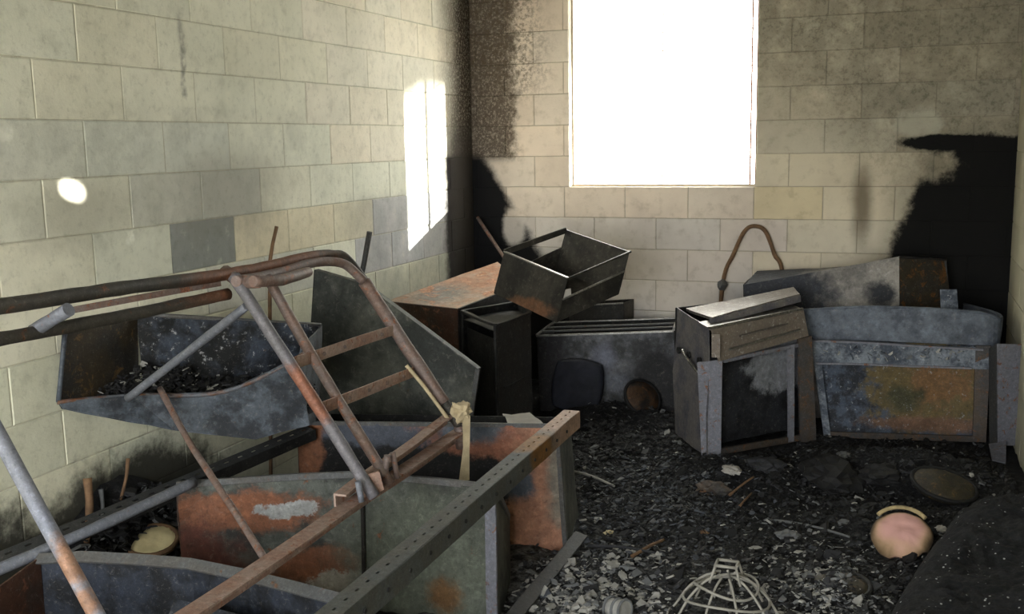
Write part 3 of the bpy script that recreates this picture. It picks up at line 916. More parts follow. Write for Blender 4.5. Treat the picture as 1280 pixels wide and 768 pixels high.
# crushed bin propped against the left wall, full of charred flakes
b3 = thing('steel_bin', 'crushed steel bin full of black char, propped against the pale block wall', 'bin', (0.3, 2.95, 0.5))
A, B = Vector((0.035, 2.530, 0.745)), Vector((0.660, 3.020, 0.550))
Mi = Vector((0.176, 2.700, 0.667))
D_ = Vector((0.035, 2.588, 0.983))
A_, B_ = Vector((0.035, 2.90, 0.68)), Vector((0.45, 3.42, 0.55))
C2, D2 = Vector((0.47, 3.44, 0.86)), Vector((0.035, 2.92, 0.97))
Cc = Vector((0.68, 3.1, 0.72))
low = [Vector(p) for p in ((0.050, 2.529, 0.725), (0.262, 2.790, 0.605), (0.492, 2.940, 0.549), (0.643, 3.040, 0.580))]
lip = [Vector(p) for p in ((0.035, 2.530, 0.745), (0.165, 2.720, 0.730), (0.416, 2.880, 0.723), (0.631, 3.020, 0.829))]
sheet('front_panel', [low, lip], M['tub'], b3, 0.006, 6, 4, 0.012, 20.0)
sheet('base_panel', [low, [A_ + Vector((.03, 0, -.06)), lerp(A_, B_, .4) + Vector((0, 0, -.08)), lerp(A_, B_, .7) + Vector((0, 0, -.06)), B_ + Vector((0, 0, -.055))]], M['tub'], b3, 0.006, 5, 5, 0.01, 21.0)
sheet('back_panel', [[A_ + Vector((.03, 0, -.06)), B_ + Vector((0, 0, -.055))], [D2, C2]], M['tub_in'], b3, 0.006, 10, 8, 0.016, 22.0)
sheet('side_panel', [[low[0], A_ + Vector((.03, 0, -.06))], [A, lerp(A_, D2, .3)], [D_, D2]], M['tub_end'], b3, 0.006, 5, 3, 0.006, 23.0)
sheet('side_panel', [[low[3], B_ + Vector((0, 0, -.055))], [lip[3], lerp(B_, C2, .6)], [lip[3] + Vector((0, .02, .03)), C2]], M['tub'], b3, 0.006, 5, 3, 0.008, 24.0)
tube('rim', [lip[0] + Vector((0, -.004, 0)), lip[1], lip[2], lip[3], lip[3] + Vector((0, .02, .03))], 0.008, M['tub_rim'], b3, 8, 6)
tube('rim', [A, D_], 0.008, M['tub'], b3, 8, 4)
tube('rim', [D2, C2], 0.008, M['rim_grey'], b3, 8, 4)

def chips_mesh(n, sample, size, rng, flat=0.35, mats=1, weights=None):
    # many small broken chips joined into one mesh
    vs, fs, mi = [], [], []
    for _ in range(n):
        c, zz = sample(rng)
        s = size(rng)
        k = rng.choice((4, 5, 5, 6))
        an = rng.uniform(0, 6.28)
        tilt = Vector((rng.gauss(0, flat), rng.gauss(0, flat), 1)).normalized()
        u = tilt.orthogonal().normalized(); v = tilt.cross(u)
        th = s * rng.uniform(0.06, 0.3)
        b = len(vs)
        pts = []
        for j in range(k):
            a = an + 6.283 * j / k + rng.uniform(-.35, .35)
            r = s * rng.uniform(0.55, 1.1) * (1 if j % 2 else 0.85)
            pts.append(u * math.cos(a) * r + v * math.sin(a) * r * 0.75)
        q = rng.choices(range(mats), weights)[0] if mats > 1 else 0
        for p in pts:
            vs.append(Vector(c) + p - tilt * th * 0.5 + Vector((0, 0, zz)))
        for p in pts:
            vs.append(Vector(c) + p * 0.88 + tilt * th * 0.5 + Vector((0, 0, zz)))
        fs.append(tuple(b + k + j for j in range(k))); mi.append(q)
        for j in range(k):
            fs.append((b + j, b + (j + 1) % k, b + k + (j + 1) % k, b + k + j)); mi.append(q)
    me = mesh(vs, fs)
    return me, mi

def chips(name, n, sample, size, mats, weights, parent=None, flat=0.35, seed=1):
    me, mi = chips_mesh(n, sample, size, random.Random(seed), flat, len(mats), weights)
    for k in mats:
        me.materials.append(M[k])
    for p, i in zip(me.polygons, mi):
        p.material_index = i
    o = link(name, me, None, parent)
    o['kind'] = 'stuff'
    return o

def in_bin(r):
    u, v = r.random(), r.random()
    i = min(int(u * 3), 2)
    f = lerp(lip[i], lip[i + 1], u * 3 - i) + Vector((0.035, .05, -.045))
    f.z = min(f.z, 0.62 + 0.1 * (1 - u))
    p = lerp(f, lerp(A_, B_, u * .95) + Vector((0.03, -.04, .09)), v)
    return (p.x, p.y, p.z + 0.02 * math.sin(u * 9) * v), r.uniform(0, 0.03)
o = chips('charred_flakes', 1500, in_bin, lambda r: r.uniform(0.006, 0.026), ('char', 'char_grey', 'ash_pale'), (12, 2, .5), b3, 0.6, 4)

# buckled green-black cabinet standing between the bin and the orange-topped one
pg = thing('cabinet_door', 'buckled green-black steel cabinet door standing on edge behind the bed frame slats', 'door', (0.5, 4.02, 0.0))
Y4 = 4.0
row0 = [(0.09, Y4, 0.02), (0.38, Y4, 0.02), (0.6, Y4, 0.02), (0.80, Y4, 0.02)]
row1 = [(0.05, Y4, 0.5), (0.36, Y4, 0.5), (0.63, Y4, 0.45), (0.850, 4.000, 0.365)]
row2 = [(0.111, 4.000, 0.996), (0.358, 4.000, 0.939), (0.624, 4.000, 0.765), (0.889, 4.000, 0.590)]
bk = Vector((0.0, 0.035, 0.0))
sh = lambda r, k: [Vector(p) + k for p in r]
sheet('front_panel', [row0, row1, row2], M['green_sheet'], pg, 0.006, 5, 5, 0.010, 30.0)
sheet('door_return', [row2, sh(row2, bk)], M['green_sheet'], pg, 0.004, 5, 2, 0.0, 31.0)
sheet('door_return', [[row0[3], sh(row0, bk)[3]], [row1[3], sh(row1, bk)[3]], [row2[3], sh(row2, bk)[3]]], M['black_brown'], pg, 0.004, 2, 4, 0.0, 32.0)
sheet('door_return', [[row0[0], sh(row0, bk)[0]], [row1[0], sh(row1, bk)[0]], [row2[0], sh(row2, bk)[0]]], M['black_brown'], pg, 0.004, 2, 4, 0.0, 33.0)
bar('edge_fold', row1[3], row2[3], 0.02, 0.008, M['rim_grey'], pg, upv=(0, 1, 0), n=4)

# cabinet with the orange top
q = [Vector(p) for p in ((0.05, 4.78, 0.72), (0.50, 4.70, 0.72), (0.655, 5.28, 0.78), (0.40, 5.56, 0.85))]
q[0] = Vector((0.050, 4.771, 0.732))
q[3] = Vector((0.387, 5.550, 0.861))
b4, _, _ = cabinet('steel_cabinet', 'steel cabinet with an orange-scorched top and brown side, standing by the sooted corner', 'cabinet',
                   [fl(p) for p in q] + q, {'front': M['brown_side'], 'right': M['black_sheet'], 'back': M['black_sheet'], 'left': M['brown_side'], 'top': M['orange_top'], 'bottom': M['black_sheet']},
                   'burnt cabinets lying on the floor', seed=40.0)
bar('edge_fold', q[0], q[1], 0.012, 0.012, M['brown_side'], b4, n=5, wob=0.003)
bar('edge_fold', q[1], q[2], 0.012, 0.012, M['black_brown'], b4, n=5, wob=0.003)

# small black open-fronted cabinet at its side
q = [Vector(p) for p in ((0.52, 4.71, 0.71), (0.816, 4.412, 0.710), (0.858, 4.773, 0.710), (0.68, 5.08, 0.71))]
b5, pp5, c5 = cabinet('steel_cabinet', 'small black open-fronted cabinet standing under the tipped drawer', 'cabinet', [fl(p) for p in q] + q,
                   {'right': M['black_brown'], 'back': M['black_sheet'], 'left': M['black_sheet'], 'bottom': M['black_sheet']}, 'burnt cabinets lying on the floor',
                   rim=((4, 5), (5, 6), (6, 7), (7, 4), (0, 4), (1, 5)), rim_mat=M['black_sheet'], rim_w=0.022, seed=50.0)
dn = Vector((0, 0, -0.035))
sheet('top_panel', [[c5[4] + dn, c5[5] + dn], [c5[7] + dn, c5[6] + dn]], M['black_sheet'], b5, 0.004, 5, 5, 0.006, 51.0)
ins = (c5[7] - c5[4]).normalized() * 0.05
sheet('shelf', [[lerp(c5[0], c5[4], .55) + ins, lerp(c5[1], c5[5], .55) + ins], [lerp(c5[3], c5[7], .55), lerp(c5[2], c5[6], .55)]], M['black_sheet'], b5, 0.004, 5, 4, 0.006, 52.0)
sheet('door', [[c5[0] + ins * .6, lerp(c5[0], c5[1], .96) + ins * .6], [lerp(c5[0], c5[4], .88) + ins * .6, lerp(lerp(c5[0], c5[1], .96), lerp(c5[4], c5[5], .96), .88) + ins * .6]], M['black_sheet'], b5, 0.005, 6, 6, 0.01, 53.0)

# tipped drawer on top of the heap
N_ = Vector((1.064, 4.740, 0.897)); L_ = Vector((0.659, 4.950, 0.995)); R_ = Vector((1.295, 5.040, 0.999)); K_ = Vector((0.900, 5.244, 1.086))
wv = Vector((-0.051, -0.028, -0.211))
for p_ in (N_, L_, R_, K_):
    p_.z -= 0.007
dr = thing('file_drawer', 'tipped black file drawer with bright edges, perched on the orange-topped cabinet', 'drawer', (0.9, 4.95, 0.69))
sheet('side_panel', [[L_ + wv, N_ + wv], [L_, N_]], M['drawer'], dr, 0.005, 8, 5, 0.003, 60.0)
sheet('side_panel', [[K_ + wv, R_ + wv], [K_, R_]], M['drawer'], dr, 0.005, 8, 5, 0.003, 61.0)
sheet('base_panel', [[L_ + wv, N_ + wv], [K_ + wv, R_ + wv]], M['drawer'], dr, 0.005, 8, 6, 0.004, 62.0)
sheet('end_panel', [[N_ + wv, R_ + wv], [N_ + wv * 0.48, R_ + wv * 0.45]], M['drawer'], dr, 0.004, 8, 4, 0.003, 63.0)
sheet('end_panel', [[L_ + wv, K_ + wv], [L_ + wv * 0.6, K_ + wv * 0.42]], M['drawer'], dr, 0.004, 8, 4, 0.003, 64.0)
bar('hanging_rail', N_, R_ + (R_ - N_) * 0.02, 0.012, 0.010, M['drawer'], dr)
bar('hanging_rail', L_, K_, 0.012, 0.03, M['drawer'], dr)
bar('edge_trim', L_ + Vector((0, 0, .004)), N_ + Vector((0, 0, .004)), 0.018, 0.006, M['drawer_edge'], dr, label='bright worn top edge, window sheen painted in')
bar('edge_trim', N_ + wv * 0.48, R_ + wv * 0.45, 0.008, 0.008, M['drawer_edge'], dr)
bar('edge_trim', K_, R_, 0.01, 0.006, M['drawer'], dr)
ud, vd = (R_ - N_).normalized(), (L_ - N_).normalized()
c = N_ + wv * 0.5
pw = link('paper_scrap', sheet_mesh([[c + vd * .003 + ud * .01, c + vd * .003 + ud * .06], [c + vd * .014 - wv * .2 + ud * .02, c + vd * .014 - wv * .17 + ud * .055]], 0.002, 3, 3, 0.004, 2.0), M['paper'])
tag(pw, 'small white paper scrap caught inside the tipped file drawer', 'paper')

# lower drawer squeezed in beneath it
dr2 = thing('file_drawer', 'dark file drawer squeezed beneath the tipped drawer, against the back wall', 'drawer', (1.02, 5.8, 0.02))
a, b = Vector((0.669, 5.920, 0.428)), Vector((1.033, 5.940, 0.587))
a = Vector((0.70, 5.93, b.z - 0.03))
k = Vector((0.02, 0.17, 0.0))
sheet('front_panel', [[fl(a, .02), fl(b, .02)], [a, b]], M['black_brown'], dr2, 0.005, 6, 6, 0.004, 65.0)
sheet('back_panel', [[fl(a + k, .02), fl(b + k, .02)], [a + k, b + k]], M['black_sheet'], dr2, 0.005, 6, 6, 0.004, 66.0)
sheet('side_panel', [[fl(b, .02), fl(b + k, .02)], [b, b + k]], M['drawer'], dr2, 0.005, 4, 6, 0.003, 67.0)
sheet('side_panel', [[fl(a, .02), fl(a + k, .02)], [a, a + k]], M['drawer'], dr2, 0.005, 4, 6, 0.003, 68.0)
bar('edge_trim', lerp(a, b, .45), b, 0.012, 0.008, M['drawer_edge'], dr2)

# filing cabinet with smoky front in the middle
tl, tr_ = Vector((0.666, 5.419, 0.470)), Vector((1.427, 5.497, 0.520))
q = [tl, tr_, tr_ + Vector((-.02, .42, .0)), tl + Vector((-.03, .40, .0))]
bl_, br_ = Vector((0.712, 5.339, 0.030)), Vector((1.455, 5.510, 0.030))
b7, p7, c7 = cabinet('filing_cabinet', 'low filing cabinet with a smoky blue-grey front, lying open against the back wall', 'cabinet',
                   [bl_, br_, fl(q[2], .03), fl(q[3], .03)] + q,
                   {'front': M['file_front'], 'right': M['black_sheet'], 'left': M['black_sheet'], 'back': M['black_sheet'], 'bottom': M['black_sheet']},
                   'burnt cabinets lying on the floor', rim=((5, 6), (6, 7), (7, 4)), rim_mat=M['drawer_edge'], rim_w=0.014, seed=70.0)
bar('drawer_slide', c7[4] + Vector((0, -.008, -.004)), c7[5] + Vector((0, -.008, -.004)), 0.014, 0.012, M['drawer_edge'], b7, n=6, wob=0.002)
for k in (0.25, 0.55):
    bar('drawer_slide', lerp(c7[4], c7[7], k), lerp(c7[5], c7[6], k), 0.014, 0.010, M['rim_grey'], b7, n=6, wob=0.003)
bar('drawer_slide', lerp(c7[5], c7[6], -.02) + Vector((.005, 0, .01)), lerp(c7[5], c7[6], .6) + Vector((-.01, 0, .03)), 0.016, 0.014, M['drawer_edge'], b7)

# right group: two-drawer filing cabinet, frame bared by the fire
n8, r8, l8 = Vector((1.75, 4.775, 0)), Vector((2.155, 5.26, 0)), Vector((1.505, 5.16, 0))
k8 = r8 + l8 - n8
b8 = thing('filing_cabinet', 'filing cabinet stripped to its pale frame, with a top plate flecked with painted highlights and rusty upper drawer', 'cabinet', (1.83, 5.2, 0.02), 'burnt cabinets lying on the floor')
fdir = (r8 - n8).normalized(); ldir = (l8 - n8).normalized()
up_ = lambda p, z: Vector((p.x, p.y, z))
lean = Vector((0.0, 0.02, 0))
sheet('side_panel', [[up_(n8, .04) + ldir * .02, up_(l8, .04)], [up_(n8, .67) + ldir * .02, up_(l8, .70)]], M['side_scale'], b8, 0.006, 6, 6, 0.014, 80.0)
sheet('back_panel', [[up_(l8, .04), up_(k8, .04)], [up_(l8, .70), up_(k8, .70)]], M['black_sheet'], b8, 0.005, 6, 6, 0.006, 81.0)
sheet('side_panel', [[up_(r8, .06) - fdir * .03 + ldir * .02, up_(k8, .04)], [up_(r8, .66) - fdir * .03 + ldir * .02, up_(k8, .68)]], M['black_sheet'], b8, 0.005, 6, 6, 0.006, 82.0)
sheet('inset_panel', [[up_(n8, .09) + fdir * .03 + ldir * .05, up_(r8, .09) - fdir * .03 + ldir * .05], [up_(n8, .58) + fdir * .03 + ldir * .05, up_(r8, .58) - fdir * .03 + ldir * .05]], M['panel_in'], b8, 0.005, 8, 8, 0.012, 83.0)
sheet('post', [[(1.710, 4.797, 0.030), (1.798, 4.818, 0.040)], [(1.685, 4.800, 0.502), (1.803, 4.790, 0.523)]], M['post'], b8, 0.012, 4, 8, 0.004, 84.0)
sheet('post', [[(2.132, 5.200, 0.023), (2.206, 5.250, -0.001)], [(2.107, 5.190, 0.563), (2.168, 5.230, 0.575)]], M['post_brown'], b8, 0.014, 3, 8, 0.003, 85.0)
sheet('post', [[(2.078, 5.140, 0.048), (2.103, 5.160, 0.049)], [(2.063, 5.140, 0.538), (2.095, 5.160, 0.544)]], M['post'], b8, 0.01, 3, 8, 0.003, 86.0)
bar('bottom_rail', (1.767, 4.820, 0.060), (2.166, 5.240, 0.056), 0.02, 0.03, M['post_brown'], b8, n=5, wob=0.004)
bar('top_rail', (1.807, 4.810, 0.515), (2.111, 5.200, 0.533), 0.02, 0.02, M['post'], b8, n=5, wob=0.004)
d8 = sheet('drawer_front', [[(1.789, 4.760, 0.520), (2.152, 5.240, 0.572)], [(1.755, 4.750, 0.672), (2.127, 5.220, 0.703)]], M['drawer_rust'], b8, 0.012, 8, 4, 0.008, 87.0)
sheet('drawer_ledge', [[(1.755, 4.750, 0.672), (2.127, 5.220, 0.703)], [(1.676, 4.860, 0.680), (2.055, 5.330, 0.711)]], M['slab_top'], b8, 0.008, 6, 3, 0.004, 88.0)
bar('edge_trim', (1.745, 4.745, 0.680), (2.124, 5.210, 0.712), 0.012, 0.012, M['drawer_edge'], d8, n=5, wob=0.003)
bar('edge_trim', (1.834, 4.800, 0.572), (2.118, 5.180, 0.613), 0.008, 0.010, M['drawer_edge'], d8, n=5, wob=0.004)
bar('edge_trim', (1.875, 4.840, 0.631), (2.067, 5.100, 0.653), 0.006, 0.008, M['slab_top'], d8, n=5, wob=0.004)
bar('bracket', (1.781, 4.740, 0.543), (1.779, 4.740, 0.653), 0.04, 0.008, M['drawer_rust'], d8, upv=(0, 1, 0))
sheet('top_plate', [[(1.740, 4.860, 0.702), (2.103, 5.300, 0.766)], [(1.560, 5.160, 0.689), (2.043, 5.620, 0.752)]], M['slab_top'], b8, 0.014, 8, 6, 0.006, 89.0)
bar('plate_edge', (1.733, 4.855, 0.687), (2.104, 5.295, 0.751), 0.012, 0.034, M['side_scale'], b8, n=6, wob=0.003)
tube('handle', [(1.581, 4.960, 0.523), (1.611, 4.910, 0.495), (1.686, 4.840, 0.439)], 0.008, M['drawer_edge'], b8, 8, 4, label='bent handle strip standing in for a bright diagonal highlight')  # strip takes the place of a bright highlight on the side
for k in (0.2, 0.5, 0.78):
    tube('bolt_hole', [lerp(n8, l8, k) + Vector((-.012, -.008, 0.5)), lerp(n8, l8, k) + Vector((-.02, -.014, 0.5))], 0.018, M['black_sheet'], b8, 10, 1, dent=0)

# panelled cabinet next to it
b9 = thing('steel_cabinet', 'steel cabinet with an olive and orange scorched inset panel in a bluish frame', 'cabinet', (2.6, 5.5, 0.03), 'burnt cabinets lying on the floor')
BL, BR = Vector((2.236, 5.370, 0.026)), Vector((2.997, 5.450, 0.044))
TL, TR = Vector((2.158, 5.370, 0.532)), Vector((2.994, 5.450, 0.528))
bilin = lambda u, v: lerp(lerp(BL, BR, u), lerp(TL, TR, u), v)
inn = Vector((0, 0.02, 0)); out_ = Vector((0, -0.012, 0))
sheet('inset_panel', [[bilin(.02, .02) + inn, bilin(.98, .02) + inn], [bilin(.02, .99) + inn, bilin(.98, .99) + inn]], M['panel_olive'], b9, 0.006, 14, 10, 0.014, 90.0)
sheet('stile', [[bilin(0, 0) + out_, bilin(.045, 0) + out_], [bilin(0, 1) + out_, bilin(.045, 1) + out_]], M['blue_scale'], b9, 0.014, 2, 8, 0.003, 91.0)
sheet('stile', [[bilin(.92, 0) + out_, bilin(1, 0) + out_], [bilin(.92, 1) + out_, bilin(1, 1) + out_]], M['post_brown'], b9, 0.014, 2, 8, 0.003, 92.0)
sheet('rail', [[bilin(0, .76) + out_, bilin(1, .76) + out_], [bilin(0, .98) + out_, bilin(1, .98) + out_]], M['blue_scale'], b9, 0.012, 10, 4, 0.008, 93.0)
sheet('rail', [[bilin(0, 0) + out_, bilin(1, 0) + out_], [bilin(0, .06) + out_, bilin(1, .06) + out_]], M['post_brown'], b9, 0.012, 10, 2, 0.004, 94.0)
bar('edge_trim', bilin(.01, .77) + out_ * 2, bilin(.9, .77) + out_ * 2, 0.014, 0.010, M['post'], b9, n=8, wob=0.005)
bar('edge_trim', bilin(.01, 1) + out_ * 2, bilin(.96, .97) + out_ * 2, 0.02, 0.010, M['post'], b9, n=8, wob=0.008)
kk = Vector((0.0, 0.24, 0.0))
sheet('side_panel', [[fl(BL, .03), fl(BL + kk, .03)], [TL, TL + kk]], M['black_sheet'], b9, 0.005, 4, 6, 0.006, 95.0)
sheet('side_panel', [[fl(BR, .03), fl(BR + kk, .03)], [TR, TR + kk]], M['black_sheet'], b9, 0.005, 4, 6, 0.006, 96.0)
sheet('back_panel', [[fl(BL + kk, .03), fl(BR + kk, .03)], [TL + kk, TR + kk]], M['black_sheet'], b9, 0.005, 6, 6, 0.006, 97.0)
chips_b9 = lambda r: ((lambda p: (p.x, p.y - 0.02, p.z))(bilin(r.uniform(.05, .85), r.uniform(.83, .95))), 0)
chips('ash_chips', 60, chips_b9, lambda r: r.uniform(.008, .03), ('ash_pale', 'ash_mid', 'blue_scale'), (3, 2, 3), b9, 1.2, 11)

# shallow blue-grey tray lying on top of it, with a rounded end
tray = thing('metal_tray', 'shallow blue-grey metal tray with a rounded end, lying on the panelled cabinet', 'tray', (2.6, 5.6, 0.55))
tp = [(2.110, 5.440, 0.667), (2.405, 5.440, 0.696), (2.704, 5.450, 0.698), (2.941, 5.460, 0.686), (3.034, 5.500, 0.652), (3.03, 5.62, 0.66), (2.89, 5.87, 0.665)]
bp = [(2.122, 5.430, 0.515), (2.411, 5.430, 0.526), (2.712, 5.440, 0.527), (2.948, 5.450, 0.526), (3.030, 5.490, 0.514), (3.02, 5.62, 0.555), (2.89, 5.86, 0.56)]
tp = smooth_path(tp, 4); bp = smooth_path(bp, 4)
sheet('tray_side', [bp, tp], M['tray'], tray, 0.008, 1, 5, 0.008, 100.0)
tube('rolled_rim', tp, 0.007, M['tray'], tray, 8, 2, smooth=False)
sheet('tray_floor', [[bp[0], bp[8], bp[16]], [(2.15, 5.66, .56), (2.55, 5.68, .56), (3.0, 5.7, .56)]], M['black_sheet'], tray, 0.006, 6, 4, 0.006, 101.0)
sheet('bracket', [[(2.770, 5.620, 0.666), (2.852, 5.620, 0.661)], [(2.761, 5.620, 0.772), (2.840, 5.620, 0.775)]], M['blue_scale'], tray, 0.008, 3, 3, 0.003, 102.0)

# leaning slotted upright at the end of the row
ua = thing('angle_post', 'pale blue-grey steel angle post leaning at the end of the cabinet row', 'post', (3.03, 5.3, 0.02))
sheet('flange', [[(3.044, 5.360, 0.054), (3.145, 5.420, 0.045)], [(3.013, 5.340, 0.558), (3.125, 5.400, 0.552)]], M['post'], ua, 0.008, 4, 8, 0.006, 105.0)
sheet('flange', [[(3.016, 5.400, 0.028), (3.044, 5.360, 0.054)], [(2.987, 5.400, 0.522), (3.013, 5.340, 0.558)]], M['angle_dark'], ua, 0.008, 3, 8, 0.004, 106.0)
sheet('foot', [[(3.007, 5.174, 0.030), (3.065, 5.174, 0.020)], [(3.005, 5.360, 0.054), (3.082, 5.360, 0.073)]], M['post'], ua, 0.008, 4, 4, 0.012, 107.0)

# cabinet lying behind the row
q = [(1.759, 5.800, 0.740), (2.562, 5.780, 0.913), (2.794, 5.860, 0.901), (1.85, 6.06, 0.74)]
q = [Vector(p) for p in q]
q[2] = Vector((2.800, 5.980, 0.883)); q[3] = Vector((1.80, 6.05, 0.78))
bt = [Vector(p) for p in ((1.80, 5.76, 0.02), (2.60, 5.74, 0.02), (2.90, 5.98, 0.02), (1.85, 6.05, 0.02))]
b10, p10, c10 = cabinet('steel_cabinet', 'steel cabinet with a pale soot-smudged face, painted darker to the left, and orange-brown end, lying behind the tray', 'cabinet', bt + q,
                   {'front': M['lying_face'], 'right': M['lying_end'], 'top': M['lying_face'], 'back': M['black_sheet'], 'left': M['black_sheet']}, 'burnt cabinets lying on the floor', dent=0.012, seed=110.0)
bar('edge_fold', c10[5], c10[6], 0.012, 0.01, M['black_brown'], b10, n=4)

# bent hoop of steel tube behind
hp = thing('steel_hoop', 'bent rusty steel hoop standing against the back wall', 'hoop', (1.75, 6.1, 0.04))
tube('hoop_tube', [(1.56, 6.10, 0.02), (1.592, 6.105, 0.684), (1.654, 6.105, 0.875), (1.716, 6.105, 1.012), (1.775, 6.105, 1.041), (1.835, 6.105, 1.009), (1.887, 6.105, 0.880), (1.940, 6.105, 0.733), (1.99, 6.11, 0.02)], 0.012, M['wood'], hp, 8, 6, label='rust-brown bent tube')
link('clamp', crown_mesh((1.594, 6.090, 0.696), (0.03, 0.03, 0.035), 2, 0.4), M['rim_grey'], hp)

# ------------------------------------------------------------------ bed frame
bed = thing('bed_frame', 'overturned rusty tubular steel bed frame tipped across the open cabinets', 'bed frame', (0.95, 2.5, 0.5))
XR, ZR = 0.664, 1.17
tube('side_rail', [(0.666, 1.67, 1.222), (0.666, 1.750, 1.204), (0.678, 2.120, 1.193), (0.678, 2.600, 1.172), (0.682, 3.000, 1.174), (0.696, 3.160, 1.168), (0.740, 3.220, 1.125), (0.917, 3.225, 0.879), (1.048, 3.230, 0.693), (1.129, 3.240, 0.566)], 0.0185, M['rail'], bed, 12, 8)
tube('side_rail', [(0.653, 1.67, 1.135), (0.656, 1.750, 1.129), (0.663, 2.100, 1.118), (0.717, 2.520, 1.122)], 0.017, M['rail'], bed, 12, 8)
tube('inner_tube', [(0.762, 2.500, 1.164), (0.733, 2.750, 1.155), (0.727, 3.000, 1.161), (0.753, 3.140, 1.140), (0.801, 3.190, 1.074)], 0.016, M['tube_rust'], bed, 12, 6)
tube('outer_sleeve', [(0.791, 3.210, 1.071), (0.922, 3.215, 0.878), (1.080, 3.225, 0.647)], 0.023, M['tube_rust'], bed, 12, 6)
tube('leg', [(0.741, 2.520, 1.177), (0.959, 2.520, 0.865), (1.174, 2.520, 0.550)], 0.018, M['tube_leg'], bed, 12, 8, label='grey leg tube with an orange burn patch')
tube('leg', [(0.762, 2.655, 1.160), (0.933, 2.655, 0.881), (1.156, 2.655, 0.543)], 0.016, M['tube_rust'], bed, 12, 8)
for a, b in (((0.912, 2.550, 0.922), (0.905, 3.200, 0.903)), ((0.996, 2.550, 0.793), (0.976, 3.210, 0.756))):
    slat = bar('slat', a, b, 0.006, 0.036, M['iron'], bed, n=6, wob=0.003)
    for k in (.25, .45, .65, .85):
        c = lerp(a, b, k)
        tube('rivet', [c + Vector((0.002, 0, 0)), c + Vector((0.008, -.002, 0))], 0.006, M['tube_rust'], slat, 8, 1, dent=0)
iron = angle_iron('base_rail', (1.105, 1.64, 0.547), (1.105, 3.26, 0.547), 0.052, 0.006, M['iron'], bed, n=10, wob=0.005)
angle_iron('base_rail', (1.10, 2.42, 0.585), (1.08, 3.24, 0.607), 0.040, 0.006, M['iron'], bed, n=8, wob=0.006)
tube('end_post', [(1.129, 3.240, 0.566), (1.132, 3.250, 0.482)], 0.02, M['tube_rust'], bed, 10, 4)
sheet('gusset', [[(1.132, 2.500, 0.529), (1.184, 2.560, 0.562)], [(1.125, 2.510, 0.611), (1.171, 2.560, 0.614)]], M['iron'], bed, 0.006, 4, 4, 0.008, 120.0)
tube('stub', [(1.132, 2.660, 0.539), (1.146, 2.660, 0.630)], 0.010, M['tube_rust'], bed, 8, 3)
tube('stub', [(1.157, 2.700, 0.548), (1.144, 2.700, 0.628)], 0.009, M['tube_rust'], bed, 8, 3)
tube('stub', [(1.160, 2.470, 0.552), (1.150, 2.470, 0.612)], 0.009, M['tube_grey'], bed, 8, 3)
tube('brace', [(0.772, 2.530, 1.087), (0.499, 2.600, 0.922), (0.200, 2.660, 0.738)], 0.0135, M['tube_grey'], bed, 12, 6, label='blue-grey diagonal brace tube')
tube('cross_tube', [(0.644, 1.860, 1.127), (0.755, 1.860, 1.183)], 0.017, M['tube_grey'], bed, 12, 4, label='short pale grey cross tube')
bar('flat_strip', (0.439, 2.200, 1.114), (0.636, 2.600, 1.142), 0.006, 0.018, M['tube_rust'], bed, n=6, wob=0.004)
tube('thin_rod', [(0.970, 3.160, 0.789), (1.030, 3.170, 0.717), (1.109, 3.190, 0.601)], 0.007, M['cloth'], bed, 8, 5, label='thin cream rod along the outer tube')
tube('hinge_tube', [(0.641, 2.620, 1.174), (0.733, 2.560, 1.155), (0.835, 2.500, 1.166)], 0.02, M['tube_rust'], bed, 10, 4)
tube('hinge_tube', [(0.833, 2.480, 1.169), (0.837, 2.620, 1.155), (0.787, 2.850, 1.149)], 0.017, M['tube_rust'], bed, 10, 4)

knot = thing('cloth_strip', 'singed cream cloth strip knotted round the bed frame corner', 'cloth', (1.14, 3.2, 0.42))
link('knot', crown_mesh((1.157, 3.200, 0.628), (0.035, 0.035, 0.035), 3, 0.55, 3), M['cloth'], knot)
sheet('tail', [[(1.141, 3.200, 0.381), (1.176, 3.210, 0.382)], [(1.159, 3.200, 0.499), (1.179, 3.210, 0.498)], [(1.168, 3.180, 0.625), (1.189, 3.200, 0.616)]], M['cloth'], knot, 0.008, 4, 5, 0.008, 125.0, ds=14)
sheet('tail', [[(1.126, 3.190, 0.662), (1.134, 3.190, 0.643)], [(1.183, 3.190, 0.649), (1.168, 3.180, 0.631)]], M['cloth'], knot, 0.008, 4, 4, 0.008, 126.0, ds=14)

# slotted channel lying across the carcasses
ch = thing('slotted_channel', 'grey-green slotted steel channel lying across both open cabinets', 'channel', (1.45, 2.6, 0.5))
c0, c1 = Vector((1.415, 1.45, 0.562)), Vector((1.415, 3.56, 0.562))
slotted('top_flange', c0, c1, 0.058, M['beam'], ch, (1, 0, 0), 0.05, 0.016, 0.006)
sd = Vector((0.058, 0, 0))
web = sheet('web', [[c0 + sd + Vector((0, 0, -.062)), c1 + sd + Vector((0, 0, -.062))], [c0 + sd, c1 + sd]], M['beam'], ch, 0.004, 20, 3, 0.003, 130.0)
sheet('web', [[c0 + Vector((0, 0, -.062)), c1 + Vector((0, 0, -.062))], [c0, c1]], M['beam'], ch, 0.004, 20, 3, 0.003, 131.0)
e0 = c1
sheet('end_cap', [[e0 + Vector((0, .0, -.06)), e0 + sd + Vector((0, .0, -.06))], [e0, e0 + sd]], M['beam'], ch, 0.005, 3, 3, 0.0, 0)
for k in range(14):
    y = 1.9 + k * 0.115
    tube('bolt', [(1.475, y, 0.53), (1.479, y, 0.53)], 0.006, M['black_sheet'], web, 8, 1, dent=0)

